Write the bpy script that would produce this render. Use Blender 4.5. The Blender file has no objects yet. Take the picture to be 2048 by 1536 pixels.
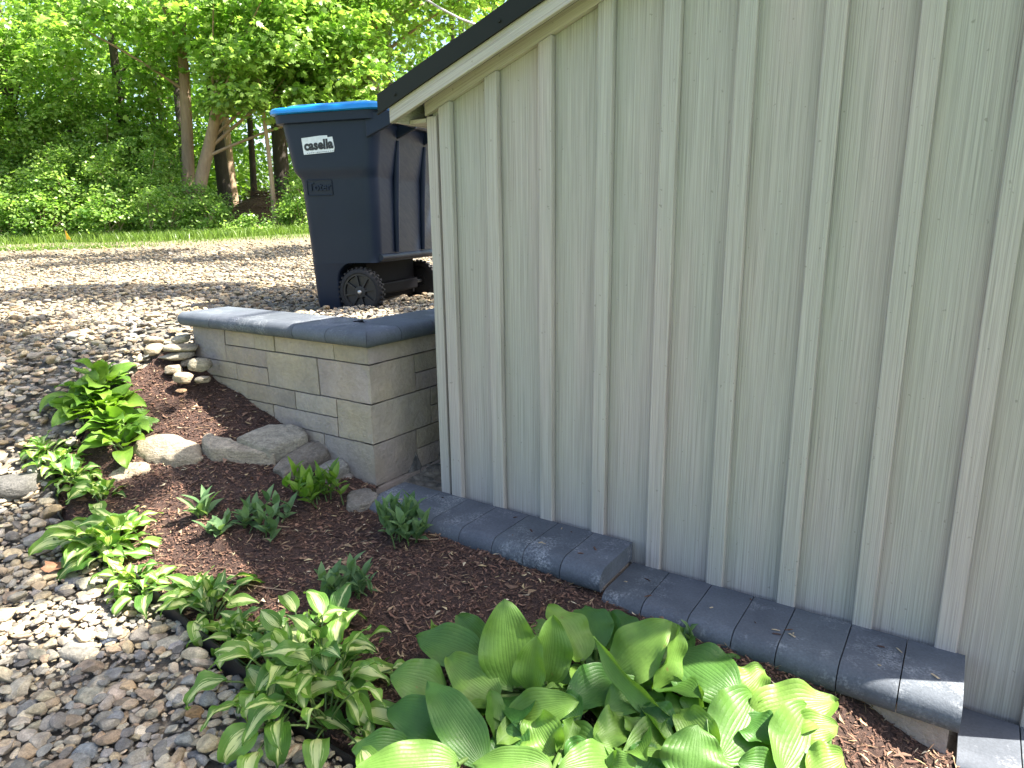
import bpy, bmesh, math, random
import numpy as np
from mathutils import Vector, Matrix

rng = np.random.default_rng(7)
random.seed(7)
SC = bpy.context.scene
COL = SC.collection
R_ = math.radians

# ------------------------------------------------------------------ camera
FPX, PITCH, ROLL, YAW = 1361.0, R_(13.3), R_(-0.82), R_(55.75)
_cp, _sp, _cr, _sr = math.cos(PITCH), math.sin(PITCH), math.cos(ROLL), math.sin(ROLL)
RC = np.array([[_cr, -_sr, 0], [_sr, _cr, 0], [0, 0, 1]]) @ np.array([[1, 0, 0], [0, -_sp, -_cp], [0, _cp, -_sp]])
cam = bpy.data.objects.new('camera', bpy.data.cameras.new('camera'))
COL.objects.link(cam)
M = Matrix.Identity(4)
for r in range(3):
    M[r][0], M[r][1], M[r][2] = RC[0][r], -RC[1][r], -RC[2][r]
cam.matrix_world = M
cam.data.sensor_width = 36.0
cam.data.lens = FPX / 2048 * 36
cam.data.clip_start, cam.data.clip_end = 0.05, 2000
SC.camera = cam

# ------------------------------------------------------------------ light
SUN_AZ, SUN_EL = R_(-7.0), R_(55.0)
SUN = np.array([math.cos(SUN_AZ) * math.cos(SUN_EL), math.sin(SUN_AZ) * math.cos(SUN_EL), math.sin(SUN_EL)])
w = bpy.data.worlds.new('World'); SC.world = w; w.use_nodes = True
nt = w.node_tree
sky = nt.nodes.new('ShaderNodeTexSky'); sky.sky_type = 'NISHITA'; sky.sun_disc = False
sky.sun_elevation = SUN_EL; sky.dust_density = 3.0; sky.ozone_density = 0.6; sky.sun_rotation = math.atan2(SUN[0], SUN[1])
bg = nt.nodes['Background']; bg.inputs['Strength'].default_value = 0.065
nt.links.new(sky.outputs[0], bg.inputs['Color'])
sl = bpy.data.lights.new('sun', 'SUN'); sl.energy = 3.7; sl.angle = R_(0.5); sl.color = (1.0, 0.94, 0.84)
so_ = bpy.data.objects.new('sun', sl); COL.objects.link(so_)
so_.rotation_euler = Vector(SUN).to_track_quat('Z', 'Y').to_euler()
SC.view_settings.view_transform = 'Standard'; SC.view_settings.look = 'None'
SC.view_settings.exposure = 2.85; SC.view_settings.gamma = 1.0
SC.cycles.max_bounces = 7; SC.cycles.diffuse_bounces = 4; SC.cycles.glossy_bounces = 2
SC.cycles.transmission_bounces = 4; SC.cycles.caustics_reflective = False; SC.cycles.caustics_refractive = False

# ------------------------------------------------------------------ helpers: geometry of the picture and of the shed frame
D0 = 1.95
dv = np.array([-math.sin(YAW), math.cos(YAW), 0.0])      # along the shed wall (s)
nv = np.array([-math.cos(YAW), -math.sin(YAW), 0.0])     # out of the wall (o)
FRAME = Matrix.Translation(Vector(-D0 * nv)) @ Matrix.Rotation(math.atan2(dv[1], dv[0]), 4, 'Z')


def W(s, o, z):                                          # shed frame -> world
    return s * dv + (o - D0) * nv + np.array([0, 0, z])


def SO(x, y):
    return x * dv[0] + y * dv[1], x * nv[0] + y * nv[1] + D0


def ray(px, py):
    return RC.T @ np.array([(px - 1024) / FPX, (py - 768) / FPX, 1.0])


def at_y(px, py, Y):                                     # a point of the place seen there at forward distance Y
    v = ray(px, py)
    return v * (Y / v[1])


def project(P):                                          # (n,3) -> px, py, depth
    c = np.asarray(P, float) @ RC.T
    return c[:, 0] / c[:, 2] * FPX + 1024, c[:, 1] / c[:, 2] * FPX + 768, c[:, 2]


def smooth(a, b, x):
    t = np.clip((x - a) / (b - a), 0, 1)
    return t * t * (3 - 2 * t)


def vnoise(p, seed=0):                                   # value noise, p (n,3), about -1..1
    p = np.asarray(p, float)
    i = np.floor(p).astype(np.int64); f = p - i; f = f * f * (3 - 2 * f)

    def h(ix, iy, iz):
        n = (ix * 374761393 + iy * 668265263 + iz * 2147483647 + seed * 144665) & 0xffffffff
        n = ((n ^ (n >> 13)) * 1274126177) & 0xffffffff
        return ((n ^ (n >> 16)) & 0xffff) / 32767.5 - 1
    out = 0
    for a in (0, 1):
        for b in (0, 1):
            for c in (0, 1):
                wgt = (f[:, 0] if a else 1 - f[:, 0]) * (f[:, 1] if b else 1 - f[:, 1]) * (f[:, 2] if c else 1 - f[:, 2])
                out = out + wgt * h(i[:, 0] + a, i[:, 1] + b, i[:, 2] + c)
    return out


def fbm(p, o=4, seed=0):
    p = np.asarray(p, float); out = 0; a = 1.0; t = 0
    for k in range(o):
        out = out + a * vnoise(p * 2 ** k, seed + k); t += a; a *= .5
    return out / t


# ------------------------------------------------------------------ helpers: terrain height
_ctl = []
for s, o, z in [(1.92, .12, -1.04), (2.07, .12, -1.01), (2.25, .12, -.95), (2.5, .12, -.865), (2.71, .12, -.785), (2.97, .12, -.715),
                (3.15, .12, -.61), (3.32, .1, -.5), (1.5, .26, -1.085), (1.0, .26, -1.105), (.83, .26, -1.13), (.4, .27, -1.165),
                (.17, .22, -1.18), (-.08, .22, -1.275), (-.5, .3, -1.31), (2.1, .97, -1.15), (1.36, 1.03, -1.25), (2.8, .93, -1.08),
                (3.0, .86, -.98), (3.2, .8, -.87), (1.6, .6, -1.13), (2.4, .55, -1.0), (2.85, .5, -.87), (.6, .7, -1.22), (-.2, .7, -1.32),
                (3.5, .75, -.75), (3.7, .6, -.66), (3.3, .35, -.6), (5.08, .22, -.55), (4.2, .1, -.53), (2, 1.6, -1.24), (1.2, 1.7, -1.31), (.3, 1.2, -1.33),
                (0, 2.2, -1.4), (4.5, 1.5, -.75), (6, 1.2, -.6), (2.9, 1.6, -1.08), (3.6, 1.5, -.9), (-1.5, 1, -1.38), (-1.5, 3, -1.42), (1.9, -.6, -1.03), (0, -1, -1.1),
                (-3, -1, -1.3), (4, -.3, -.5), (5, -1.2, -.48)]:
    p = W(s, o, z); _ctl.append((p[0], p[1], z))
_ctl += [(-5.3, 7.1, -.5), (-2.2, 6.2, -.47), (-9, 8, -.5), (-9.7, 13, -.23), (-4, 13.4, -.105), (1, 13, -.1), (-14, 12, -.3), (-8, 18, .0), (-2, 18, .2), (5, 18, .2), (-20, 18, -.1),
         (-12, 30, .5), (0, 30, .8), (14, 30, .8), (-35, 25, .3), (0, 70, 1.6), (-60, 60, 1.2), (60, 60, 1.2), (60, 0, -.5), (-60, 0, -.8),
         (0, -60, -2), (10, -5, -1.4), (-6, -6, -1.4), (-9, 2, -.9), (9, 6, -.8), (2, -4, -1.45)]
_ctl = np.array(_ctl)


def _tpsk(r2):
    return np.where(r2 > 1e-12, r2 * np.log(np.maximum(r2, 1e-12)), 0)


_n = len(_ctl); _A = np.zeros((_n + 3, _n + 3))
_A[:_n, :_n] = _tpsk(((_ctl[:, None, :2] - _ctl[None, :, :2]) ** 2).sum(2)) + 0.004 * np.eye(_n)
_A[:_n, _n] = 1; _A[:_n, _n + 1:] = _ctl[:, :2]; _A[_n, :_n] = 1; _A[_n + 1:, :_n] = _ctl[:, :2].T
_tw = np.linalg.solve(_A, np.concatenate([_ctl[:, 2], np.zeros(3)]))
ZUP = -0.475


def ground_z(x, y):
    x = np.asarray(x, float); y = np.asarray(y, float); sh = x.shape
    P = np.stack([x.ravel(), y.ravel()], 1); out = np.empty(len(P))
    for k in range(0, len(P), 20000):
        q = P[k:k + 20000]
        out[k:k + 20000] = _tpsk(((q[:, None, :] - _ctl[None, :, :2]) ** 2).sum(2)) @ _tw[:_n] + _tw[_n] + q @ _tw[_n + 1:]
    s, o = SO(P[:, 0], P[:, 1])
    back = smooth(-.02, -.1, o) * smooth(1.93, 1.97, s) * smooth(3.45, 3.05, s) * smooth(-2.6, -1.9, o)
    out = out * (1 - back) + ZUP * back
    return out.reshape(sh)


def gz(x, y):
    return float(ground_z(np.array([x]), np.array([y]))[0])


def ground_at(px, py):                                   # where the line of sight meets the ground
    v = ray(px, py); t = np.linspace(.6, 30, 6000)
    P = v[None] * t[:, None]
    h = P[:, 2] - ground_z(P[:, 0], P[:, 1])
    i = int(np.argmax(h < 0))
    return P[i].copy()


_es = np.array([-1.5, -.2, .7, 1.36, 2.1, 2.8, 3.0, 3.12, 3.2, 3.24]); _eo = np.array([1.05, 1.02, 1.02, 1.02, .97, .92, .84, .64, .4, .1])


def in_bed(s, o, m=0.0):
    lo = np.where(s > 1.9, .1, np.where(s > -.09, .2, .23))
    return (o > lo) & (o < np.interp(s, _es, _eo) - m) & (s < 3.24 - m) & (s > -1.5)


# ------------------------------------------------------------------ helpers: objects
def tag(o, label=None, cat=None, group=None, kind=None):
    for k, v in (('label', label), ('category', cat), ('group', group), ('kind', kind)):
        if v:
            o[k] = v
    return o


def empty(name, loc, label, cat, group=None, mat=None):
    o = bpy.data.objects.new(name, None); COL.objects.link(o)
    if mat is not None:
        o.matrix_world = mat
    else:
        o.location = Vector(loc)
    o.empty_display_size = .1
    return tag(o, label, cat, group)


class MB:
    def __init__(self):
        self.v, self.f3, self.f4, self.c, self.l, self.n = [], [], [], [], [], 0
        self.m3, self.m4 = [], []

    def add(self, v, f, col=None, luv=None, mi=0):
        v = np.asarray(v, float).reshape(-1, 3); f = np.asarray(f, np.int64)
        self.v.append(v)
        (self.f3 if f.shape[1] == 3 else self.f4).append(f + self.n)
        (self.m3 if f.shape[1] == 3 else self.m4).append(np.full(len(f), mi))
        k = len(v)
        c = np.ones((k, 4)) * .5 if col is None else np.concatenate([np.broadcast_to(np.asarray(col, float), (k, 3)), np.ones((k, 1))], 1)
        self.c.append(c)
        self.l.append(np.zeros((k, 3)) if luv is None else np.asarray(luv, float))
        self.n += k
        return self

    def box(self, x0, x1, y0, y1, z0, z1, col=None, mi=0):
        v = [(x, y, z) for z in (z0, z1) for y in (y0, y1) for x in (x0, x1)]
        return self.add(v, [(0, 2, 3, 1), (4, 5, 7, 6), (0, 1, 5, 4), (2, 6, 7, 3), (0, 4, 6, 2), (1, 3, 7, 5)], col, None, mi)

    def tube(self, pts, rad, n=8, col=None, cap=True):
        pts = np.asarray(pts, float); rad = np.broadcast_to(np.asarray(rad, float), (len(pts),))
        t = np.gradient(pts, axis=0); t /= np.linalg.norm(t, axis=1)[:, None] + 1e-9
        ref = np.array([0, 0, 1.]) if abs(t[0][2]) < .9 else np.array([1., 0, 0])
        a = np.cross(t, ref); a /= np.linalg.norm(a, axis=1)[:, None] + 1e-9; b = np.cross(t, a)
        th = np.linspace(0, 2 * np.pi, n, endpoint=False)
        v = pts[:, None] + rad[:, None, None] * (np.cos(th)[None, :, None] * a[:, None] + np.sin(th)[None, :, None] * b[:, None])
        k = len(pts); i = np.arange(k - 1)[:, None] * n; j = np.arange(n)[None]; j2 = (j + 1) % n
        f = np.stack([i + j, i + j2, i + n + j2, i + n + j], -1).reshape(-1, 4)
        v = v.reshape(-1, 3)
        self.add(v, f, col)
        if cap:
            for e in (0, k - 1):
                c = np.concatenate([v[e * n:(e + 1) * n], pts[e:e + 1]])
                ff = [(q, (q + 1) % n, n) if e else ((q + 1) % n, q, n) for q in range(n)]
                self.add(c, ff, col)
        return self

    def build(self, name, mats, parent=None, smooth=True, matrix=None):
        V = np.concatenate(self.v)
        F3 = np.concatenate(self.f3) if self.f3 else np.zeros((0, 3), int)
        F4 = np.concatenate(self.f4) if self.f4 else np.zeros((0, 4), int)
        me = bpy.data.meshes.new(name)
        me.vertices.add(len(V)); me.vertices.foreach_set('co', V.astype(np.float32).ravel())
        nl = F3.size + F4.size
        me.loops.add(nl); me.loops.foreach_set('vertex_index', np.concatenate([F3.ravel(), F4.ravel()]).astype(np.int32))
        np_ = len(F3) + len(F4); me.polygons.add(np_)
        st = np.concatenate([np.arange(len(F3)) * 3, F3.size + np.arange(len(F4)) * 4]).astype(np.int32)
        me.polygons.foreach_set('loop_start', st)
        me.polygons.foreach_set('use_smooth', np.full(np_, smooth))
        mats = mats if isinstance(mats, (list, tuple)) else [mats]
        for m in mats:
            me.materials.append(m)
        if len(mats) > 1:
            me.polygons.foreach_set('material_index', np.concatenate((self.m3 or [np.zeros(0)]) + (self.m4 or [np.zeros(0)])).astype(np.int32))
        a = me.attributes.new('col', 'FLOAT_COLOR', 'POINT'); a.data.foreach_set('color', np.concatenate(self.c).astype(np.float32).ravel())
        a = me.attributes.new('luv', 'FLOAT_VECTOR', 'POINT'); a.data.foreach_set('vector', np.concatenate(self.l).astype(np.float32).ravel())
        me.update(); me.validate()
        o = bpy.data.objects.new(name, me); COL.objects.link(o)
        if parent is not None:
            o.parent = parent
        if matrix is not None:
            o.matrix_world = matrix
        return o


def bevel(o, w, seg=2, angle=40):
    m = o.modifiers.new('bevel', 'BEVEL'); m.width = w; m.segments = seg; m.limit_method = 'ANGLE'; m.angle_limit = R_(angle)
    return o


def ico(sub):
    bm = bmesh.new(); bmesh.ops.create_icosphere(bm, subdivisions=sub, radius=1)
    v = np.array([q.co[:] for q in bm.verts]); f = np.array([[q.index for q in t.verts] for t in bm.faces]); bm.free()
    return v, f


ICO = {k: ico(k) for k in (1, 2, 3, 4)}


def text_mesh(txt, size, offset=0.0, extrude=0.0, spacing=1.0):
    cu = bpy.data.curves.new('t', 'FONT'); cu.body = txt; cu.size = size; cu.offset = offset; cu.extrude = extrude
    cu.space_character = spacing; cu.align_x = 'CENTER'; cu.align_y = 'CENTER'; cu.resolution_u = 3
    ob = bpy.data.objects.new('t', cu); COL.objects.link(ob)
    dg = bpy.context.evaluated_depsgraph_get()
    me = bpy.data.meshes.new_from_object(ob.evaluated_get(dg)); bpy.data.objects.remove(ob); bpy.data.curves.remove(cu)
    return me


# ------------------------------------------------------------------ materials
class NT:
    def __init__(self, name):
        self.m = bpy.data.materials.new(name); self.m.use_nodes = True; self.t = self.m.node_tree
        self.b = self.t.nodes['Principled BSDF']; self.out = self.t.nodes['Material Output']

    def n(self, ty, **kw):
        x = self.t.nodes.new('ShaderNode' + ty)
        for k, v in kw.items():
            if k.startswith('_'):
                setattr(x, k[1:], v)
            else:
                key = int(k[1:]) if k[0] == 'i' and k[1:].isdigit() else k.replace('__', ' ')
                self.set(x.inputs[key], v)
        return x

    def set(self, inp, v):
        if hasattr(v, 'is_output'):
            self.t.links.new(v, inp)
        elif hasattr(v, 'outputs'):
            self.t.links.new(v.outputs[0], inp)
        else:
            if isinstance(v, tuple) and len(v) == 3 and inp.type == 'RGBA':
                v = (*v, 1)
            inp.default_value = v

    def B(self, **kw):
        for k, v in kw.items():
            self.set(self.b.inputs[k.replace('__', ' ')], v)
        return self

    def math(self, op, a, b=0.0, c=0.0, clamp=False):
        x = self.n('Math', _operation=op, _use_clamp=clamp)
        self.set(x.inputs[0], a); self.set(x.inputs[1], b); self.set(x.inputs[2], c)
        return x.outputs[0]

    def mix(self, f, a, b, mode='MIX'):
        x = self.n('MixRGB', _blend_type=mode); self.set(x.inputs[0], f); self.set(x.inputs[1], a); self.set(x.inputs[2], b)
        return x.outputs[0]

    def ramp(self, f, *st):
        x = self.n('ValToRGB'); self.set(x.inputs[0], f); e = x.color_ramp.elements
        while len(e) < len(st):
            e.new(.5)
        for q, (p, c) in zip(e, st):
            q.position = p; q.color = (*c, 1) if isinstance(c, tuple) else (c, c, c, 1)
        return x.outputs[0]

    def obj(self, scale=(1, 1, 1), rot=(0, 0, 0), which='Object'):
        tc = self.n('TexCoord'); v = tc.outputs[which]
        if any(rot):
            v = self.n('Mapping', Vector=v, Rotation=rot).outputs[0]
        return self.n('Mapping', Vector=v, Scale=scale).outputs[0]

    def noise(self, vec, scale=5.0, detail=4.0, rough=.55, dist=0.0):
        x = self.n('TexNoise', Scale=scale, Detail=detail, Roughness=rough, Distortion=dist)
        if vec is not None:
            self.set(x.inputs['Vector'], vec)
        return x.outputs['Fac']

    def attr(self, name):
        return self.n('Attribute', _attribute_name=name)

    def bump(self, h, strength=.5, dist=.01):
        x = self.n('Bump', Strength=strength, Distance=dist, Height=h)
        self.set(self.b.inputs['Normal'], x.outputs[0]); return x


def m_siding(name, rot=(0, 0, 0), tint=1.0):
    k = NT(name)
    g = k.noise(k.obj((330, 40, 2.2), rot), 1.0, 3.0, .7)
    g2 = k.noise(k.obj((110, 20, .5), rot), 1.0, 2.0, .6)
    h = k.noise(k.obj((7, 3, .9), rot), 1.0, 2.0, .5)
    base = k.ramp(h, (.3, (.376 * tint, .366 * tint, .330 * tint)), (.5, (.396 * tint, .372 * tint, .336 * tint)), (.70, (.425 * tint, .378 * tint, .352 * tint)))
    c = k.mix(.62, base, k.ramp(g, (.3, .42), (.6, 1.06)), 'MULTIPLY')
    c = k.mix(.2, c, k.ramp(g2, (.3, .7), (.7, 1.1)), 'MULTIPLY')
    sp = k.noise(k.obj((60, 60, 60)), 1.0, 2.0)
    c = k.mix(k.ramp(sp, (.70, 0.0), (.76, .5)), c, (.13, .12, .1))
    k.B(Base__Color=c, Roughness=.75)
    k.bump(k.math('ADD', g, k.math('MULTIPLY', g2, .4)), .8, .0025)
    return k.m


def m_cap():
    k = NT('charcoal_concrete')
    n1 = k.noise(k.obj(), 9.0, 5.0, .6); n2 = k.noise(k.obj(), 140.0, 3.0, .7)
    n3 = k.noise(k.obj((1, 1, 1)), 4.0, 6.0, .75)
    c = k.ramp(n1, (.3, (.058, .069, .085)), (.7, (.092, .106, .126)))
    c = k.mix(.5, c, k.ramp(n2, (.3, .55), (.7, 1.25)), 'MULTIPLY')
    e = k.math('MULTIPLY', k.ramp(n3, (.52, 0.0), (.70, 1.0)), k.ramp(n2, (.42, 0.0), (.62, 1.0)))
    c = k.mix(k.math('MULTIPLY', e, .62), c, (.46, .48, .50))
    pv = k.attr('col'); c = k.mix(.8, c, pv.outputs['Color'], 'MULTIPLY')
    k.B(Base__Color=c, Roughness=.78); k.bump(n2, .35, .0025)
    return k.m


def m_block():
    k = NT('cast_block')
    n1 = k.noise(k.obj(), 7.0, 5.0, .65); n2 = k.noise(k.obj(), 60.0, 4.0, .65); n3 = k.noise(k.obj((1, 1, 1), (.3, .2, 1)), 3.0, 3.0)
    c = k.ramp(n3, (.35, (.285, .258, .24)), (.5, (.335, .292, .25)), (.65, (.37, .315, .24)))
    c = k.mix(.6, c, k.ramp(n1, (.25, .6), (.75, 1.2)), 'MULTIPLY')
    c = k.mix(.35, c, k.ramp(n2, (.3, .6), (.7, 1.2)), 'MULTIPLY')
    c = k.mix(.75, c, k.attr('col').outputs['Color'], 'MULTIPLY')
    k.B(Base__Color=c, Roughness=.9); k.bump(k.math('ADD', n1, n2), .85, .008)
    return k.m


def m_simple(name, c, rough=.6, nscale=20.0, amt=.35, bump=.2, bd=.004, spec=.5, metal=0.0):
    k = NT(name); n1 = k.noise(k.obj(), nscale, 5.0, .6)
    k.B(Base__Color=k.mix(amt, c, k.ramp(n1, (.25, .35), (.75, 1.4)), 'MULTIPLY'), Roughness=rough, Metallic=metal)
    k.b.inputs['Specular IOR Level'].default_value = spec
    if bump:
        k.bump(n1, bump, bd)
    return k.m


def m_stone(name, detail=45.0):
    k = NT(name); v = k.obj(which='Object')
    n1 = k.noise(v, detail, 5.0, .65); n2 = k.noise(v, detail * .25, 3.0)
    c = k.attr('col').outputs['Color']
    n3 = k.noise(v, 260.0, 3.0, .7)
    c = k.mix(.8, c, k.ramp(n1, (.3, .55), (.7, 1.45)), 'MULTIPLY')
    c = k.mix(.6, c, k.ramp(n3, (.3, .5), (.7, 1.5)), 'MULTIPLY')
    c = k.mix(.5, c, k.ramp(n2, (.3, .6), (.7, 1.35)), 'MULTIPLY')
    k.B(Base__Color=c, Roughness=.82); k.bump(k.math('ADD', n1, n3), .5, .004)
    return k.m


def m_ledgestone():
    k = NT('field_stone'); v = k.obj((1, 1, 3.0))
    n1 = k.noise(v, 26.0, 6.0, .7, .6); n2 = k.noise(k.obj(), 7.0, 4.0)
    n4 = k.noise(k.obj(), 130.0, 3.0, .7)
    c = k.attr('col').outputs['Color']
    c = k.mix(.8, c, k.ramp(n1, (.3, .42), (.65, 1.3)), 'MULTIPLY')
    c = k.mix(.6, c, k.ramp(n2, (.3, .6), (.7, 1.25)), 'MULTIPLY')
    c = k.mix(.5, c, k.ramp(n4, (.35, .5), (.6, 1.15)), 'MULTIPLY')
    k.B(Base__Color=c, Roughness=.88); k.bump(k.math('ADD', n1, k.math('MULTIPLY', n4, .6)), .9, .010)
    return k.m


def m_leaf(name, dark, light, trans=.35, veins=14.0, cream=None, creamw=.5, rough=.42, bumpd=.003, spec=.4):
    k = NT(name); l = k.attr('luv'); sp = k.n('SeparateXYZ', Vector=l.outputs['Vector'])
    u, v, r = sp.outputs[0], sp.outputs[1], sp.outputs[2]
    c = k.mix(r, dark, light)
    wob = k.noise(k.obj(), 30.0, 3.0)
    c = k.mix(.35, c, k.ramp(wob, (.3, .7), (.7, 1.25)), 'MULTIPLY')
    if veins:
        av = k.math('ABSOLUTE', v)
        ph = k.math('MULTIPLY', k.math('POWER', av, .8), veins * 3.14159)
        st = k.math('ABSOLUTE', k.math('SINE', ph))
        vein = k.math('POWER', st, .5)
        mid = k.ramp(av, (.0, .35), (.06, 1.0))
        hgt = k.math('MULTIPLY', vein, mid)
        c = k.mix(.09, c, k.ramp(hgt, (0.0, .55), (.6, 1.05)), 'MULTIPLY')
        if cream:
            cv = k.n('CombineXYZ', X=k.math('MULTIPLY', u, 2.2), Y=k.math('MULTIPLY', v, 9.0), Z=k.math('MULTIPLY', r, 37.0))
            nz = k.noise(cv.outputs[0], 1.0, 3.0, .6)
            e = k.math('ADD', av, k.math('MULTIPLY', k.math('SUBTRACT', nz, .5), 1.7))
            lim = k.math('MULTIPLY_ADD', r, .25, creamw - .12)
            fac = k.n('MapRange', _clamp=True, i0=e, i1=k.math('ADD', lim, .07), i2=k.math('SUBTRACT', lim, .07), i3=0.0, i4=1.0)
            c = k.mix(fac.outputs[0], c, cream)
        k.B(Base__Color=c)
        k.bump(k.math('ADD', k.math('MULTIPLY', hgt, .8), k.math('MULTIPLY', k.noise(k.obj(), 75.0, 3.0), 1.3)), .34, bumpd)
    else:
        k.B(Base__Color=c)
    sp_ = k.noise(k.obj((1.0, 1.0, 1.0)), 33.0, 2.0)
    k.B(Base__Color=k.mix(k.ramp(sp_, (.735, 0.0), (.76, .75)), c, (.17, .11, .04)), Roughness=rough); k.b.inputs['Specular IOR Level'].default_value = spec
    tr = k.n('BsdfTranslucent', Color=k.mix(1.0, c, (1.25, 1.35, .55), 'MULTIPLY'))
    mx = k.n('MixShader', i0=trans, i1=k.b, i2=tr)
    k.t.links.new(mx.outputs[0], k.out.inputs['Surface'])
    return k.m


def m_treeleaf(name, dark, light, trans=.4):
    k = NT(name); c = k.attr('col').outputs['Color']
    f = k.n('SeparateColor', Color=c)
    c2 = k.mix(f.outputs[0], dark, light)
    k.B(Base__Color=c2, Roughness=.38); k.b.inputs['Specular IOR Level'].default_value = .5
    tr = k.n('BsdfTranslucent', Color=k.mix(1.0, c2, (1.1, 1.3, .6), 'MULTIPLY'))
    mx = k.n('MixShader', i0=trans + .06, i1=k.b, i2=tr)
    k.t.links.new(mx.outputs[0], k.out.inputs['Surface'])
    return k.m


def m_bark(name, a, b):
    k = NT(name); n1 = k.noise(k.obj((1, 1, .18)), 22.0, 5.0, .7, .4); n2 = k.noise(k.obj(), 2.2, 3.0)
    c = k.mix(n1, a, b); c = k.mix(.5, c, k.ramp(n2, (.3, .55), (.7, 1.2)), 'MULTIPLY')
    k.B(Base__Color=c, Roughness=.92); k.bump(n1, .8, .02)
    return k.m


def m_ground():
    k = NT('ground_gravel'); g = k.n('NewGeometry').outputs['Position']
    vo = k.n('TexVoronoi', Vector=g, Scale=26.0); cellc = vo.outputs['Color']; dist = vo.outputs['Distance']
    vo2 = k.n('TexVoronoi', Vector=g, Scale=11.0)
    bw = k.n('RGBToBW', Color=cellc)
    c = k.ramp(bw, (.15, (.12, .115, .10)), (.45, (.23, .205, .165)), (.7, (.30, .265, .205)), (.9, (.19, .155, .115)))
    c = k.mix(.7, c, k.ramp(dist, (.2, 1.0), (.6, .45)), 'MULTIPLY')
    big = k.noise(g, .6, 4.0)
    sep = k.n('SeparateXYZ', Vector=g); y = sep.outputs[1]
    # packed sandy lane at the far side of the drive, then turf, then leaf litter
    edge = k.math('ADD', y, k.math('MULTIPLY', k.math('SUBTRACT', big, .5), 3.2))
    c = k.mix(k.ramp(k.math('DIVIDE', edge, 20.0), (.43, 0.0), (.52, .75)), c, k.mix(k.noise(g, 9.0, 5.0), (.10, .082, .05), (.20, .16, .10)))
    gr = k.ramp(k.math('DIVIDE', edge, 20.0), (.625, 0.0), (.65, 1.0))
    c = k.mix(gr, c, k.mix(k.noise(g, 14.0, 4.0), (.06, .085, .02), (.16, .2, .05)))
    lit = k.ramp(k.math('DIVIDE', y, 20.0), (.70, 0.0), (.735, 1.0))
    c = k.mix(lit, c, k.mix(k.noise(g, 18.0, 6.0, .7), (.05, .032, .018), (.22, .14, .075)))
    bounce_lawn = k.ramp(k.math('MULTIPLY_ADD', edge, -.25, .35), (.38, 0.0), (.5, 1.0))  # unseen turf behind the camera, added for green bounce onto the shed wall
    c = k.mix(bounce_lawn, c, k.mix(k.noise(g, 14.0, 4.0), (.06, .10, .02), (.15, .22, .05)))
    k.B(Base__Color=c, Roughness=.95)
    k.bump(k.math('ADD', k.math('MULTIPLY', dist, -1.0), k.noise(g, 60.0, 3.0)), .6, .02)
    return k.m


def m_mulch():
    k = NT('bark_mulch'); v = k.obj()
    n1 = k.noise(v, 70.0, 6.0, .75, 1.5); n2 = k.noise(v, 9.0, 4.0); n3 = k.noise(v, 240.0, 3.0, .7)
    c = k.ramp(n1, (.3, (.022, .012, .009)), (.55, (.072, .039, .028)), (.75, (.15, .084, .057)))
    c = k.mix(.5, c, k.ramp(n2, (.3, .55), (.7, 1.35)), 'MULTIPLY')
    k.B(Base__Color=c, Roughness=.95); k.bump(k.math('ADD', n1, k.math('MULTIPLY', n3, .6)), 1.0, .012)
    return k.m


def m_binplastic():
    k = NT('dark_navy_plastic'); v = k.obj()
    n1 = k.noise(v, 3.0, 4.0); n2 = k.noise(k.obj((4, 4, 26), (.5, .3, .2)), 3.0, 5.0, .7); n3 = k.noise(k.obj((30, 5, 3), (.2, .9, .4)), 2.0, 6.0, .8); n4 = k.noise(v, 170.0, 2.0)
    c = k.ramp(n1, (.3, (.0085, .015, .030)), (.7, (.0125, .0205, .038)))
    sc = k.math('MULTIPLY', k.ramp(n3, (.62, 0.0), (.72, 1.0)), k.ramp(n1, (.42, 0.0), (.6, 1.0)))
    c = k.mix(k.math('MULTIPLY', sc, .35), c, (.06, .07, .085))
    c = k.mix(k.math('MULTIPLY', k.ramp(n2, (.6, 0.0), (.8, 1.0)), .15), c, (.06, .06, .055))
    k.B(Base__Color=c, Roughness=k.ramp(n2, (.3, .36), (.7, .55))); k.b.inputs['Specular IOR Level'].default_value = .22; k.bump(n4, .12, .001)
    return k.m


M = {}
M['siding'] = m_siding('grey_green_siding'); M['trim'] = m_siding('grey_trim', (0, R_(90) - math.atan(.361), 0), 1.06)
M['cap'] = m_cap(); M['block'] = m_block()
M['joint'] = m_simple('joint_shadow', (.04, .035, .03), .95)
M['roof'] = m_simple('black_roof_metal', (.0075, .0095, .006), .6, 3.0, .3, 0, spec=.25)
M['bin'] = m_binplastic()
M['lid'] = m_simple('blue_plastic', (.006, .20, .56), .35, 6.0, .3, .05)
M['tyre'] = m_simple('black_rubber', (.010, .010, .011), .8, 60.0, .6, .3)
M['rim'] = m_simple('black_plastic', (.008, .0085, .010), .5, 30.0, .4, .1)
M['void'] = m_simple('shaded_black_plastic', (.004, .004, .005), .7, 30.0, .4, 0, spec=.1)
M['steel'] = m_simple('zinc_plated_steel', (.5, .5, .48), .4, 40.0, .3, .1, metal=.8)
M['white'] = m_simple('white_sticker', (.62, .66, .68), .5, 40.0, .3, 0)
M['ink'] = m_simple('black_ink', (.015, .018, .022), .6, 40.0, .2, 0)
M['edging'] = m_simple('black_edging', (.012, .012, .014), .45, 30.0, .5, .2)
M['flag'] = m_simple('yellow_flag', (.85, .48, .02), .6, 8.0, .2, 0)
M['deadleaf'] = m_simple('dry_brown_leaf', (.24, .115, .06), .7, 30.0, .6, .4)
M['cable'] = m_simple('grey_cable', (.35, .35, .36), .6, 8.0, .2, 0)
M['stone'] = m_stone('gravel_stone'); M['rock'] = m_ledgestone()
M['ground'] = m_ground(); M['mulch'] = m_mulch()
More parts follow.
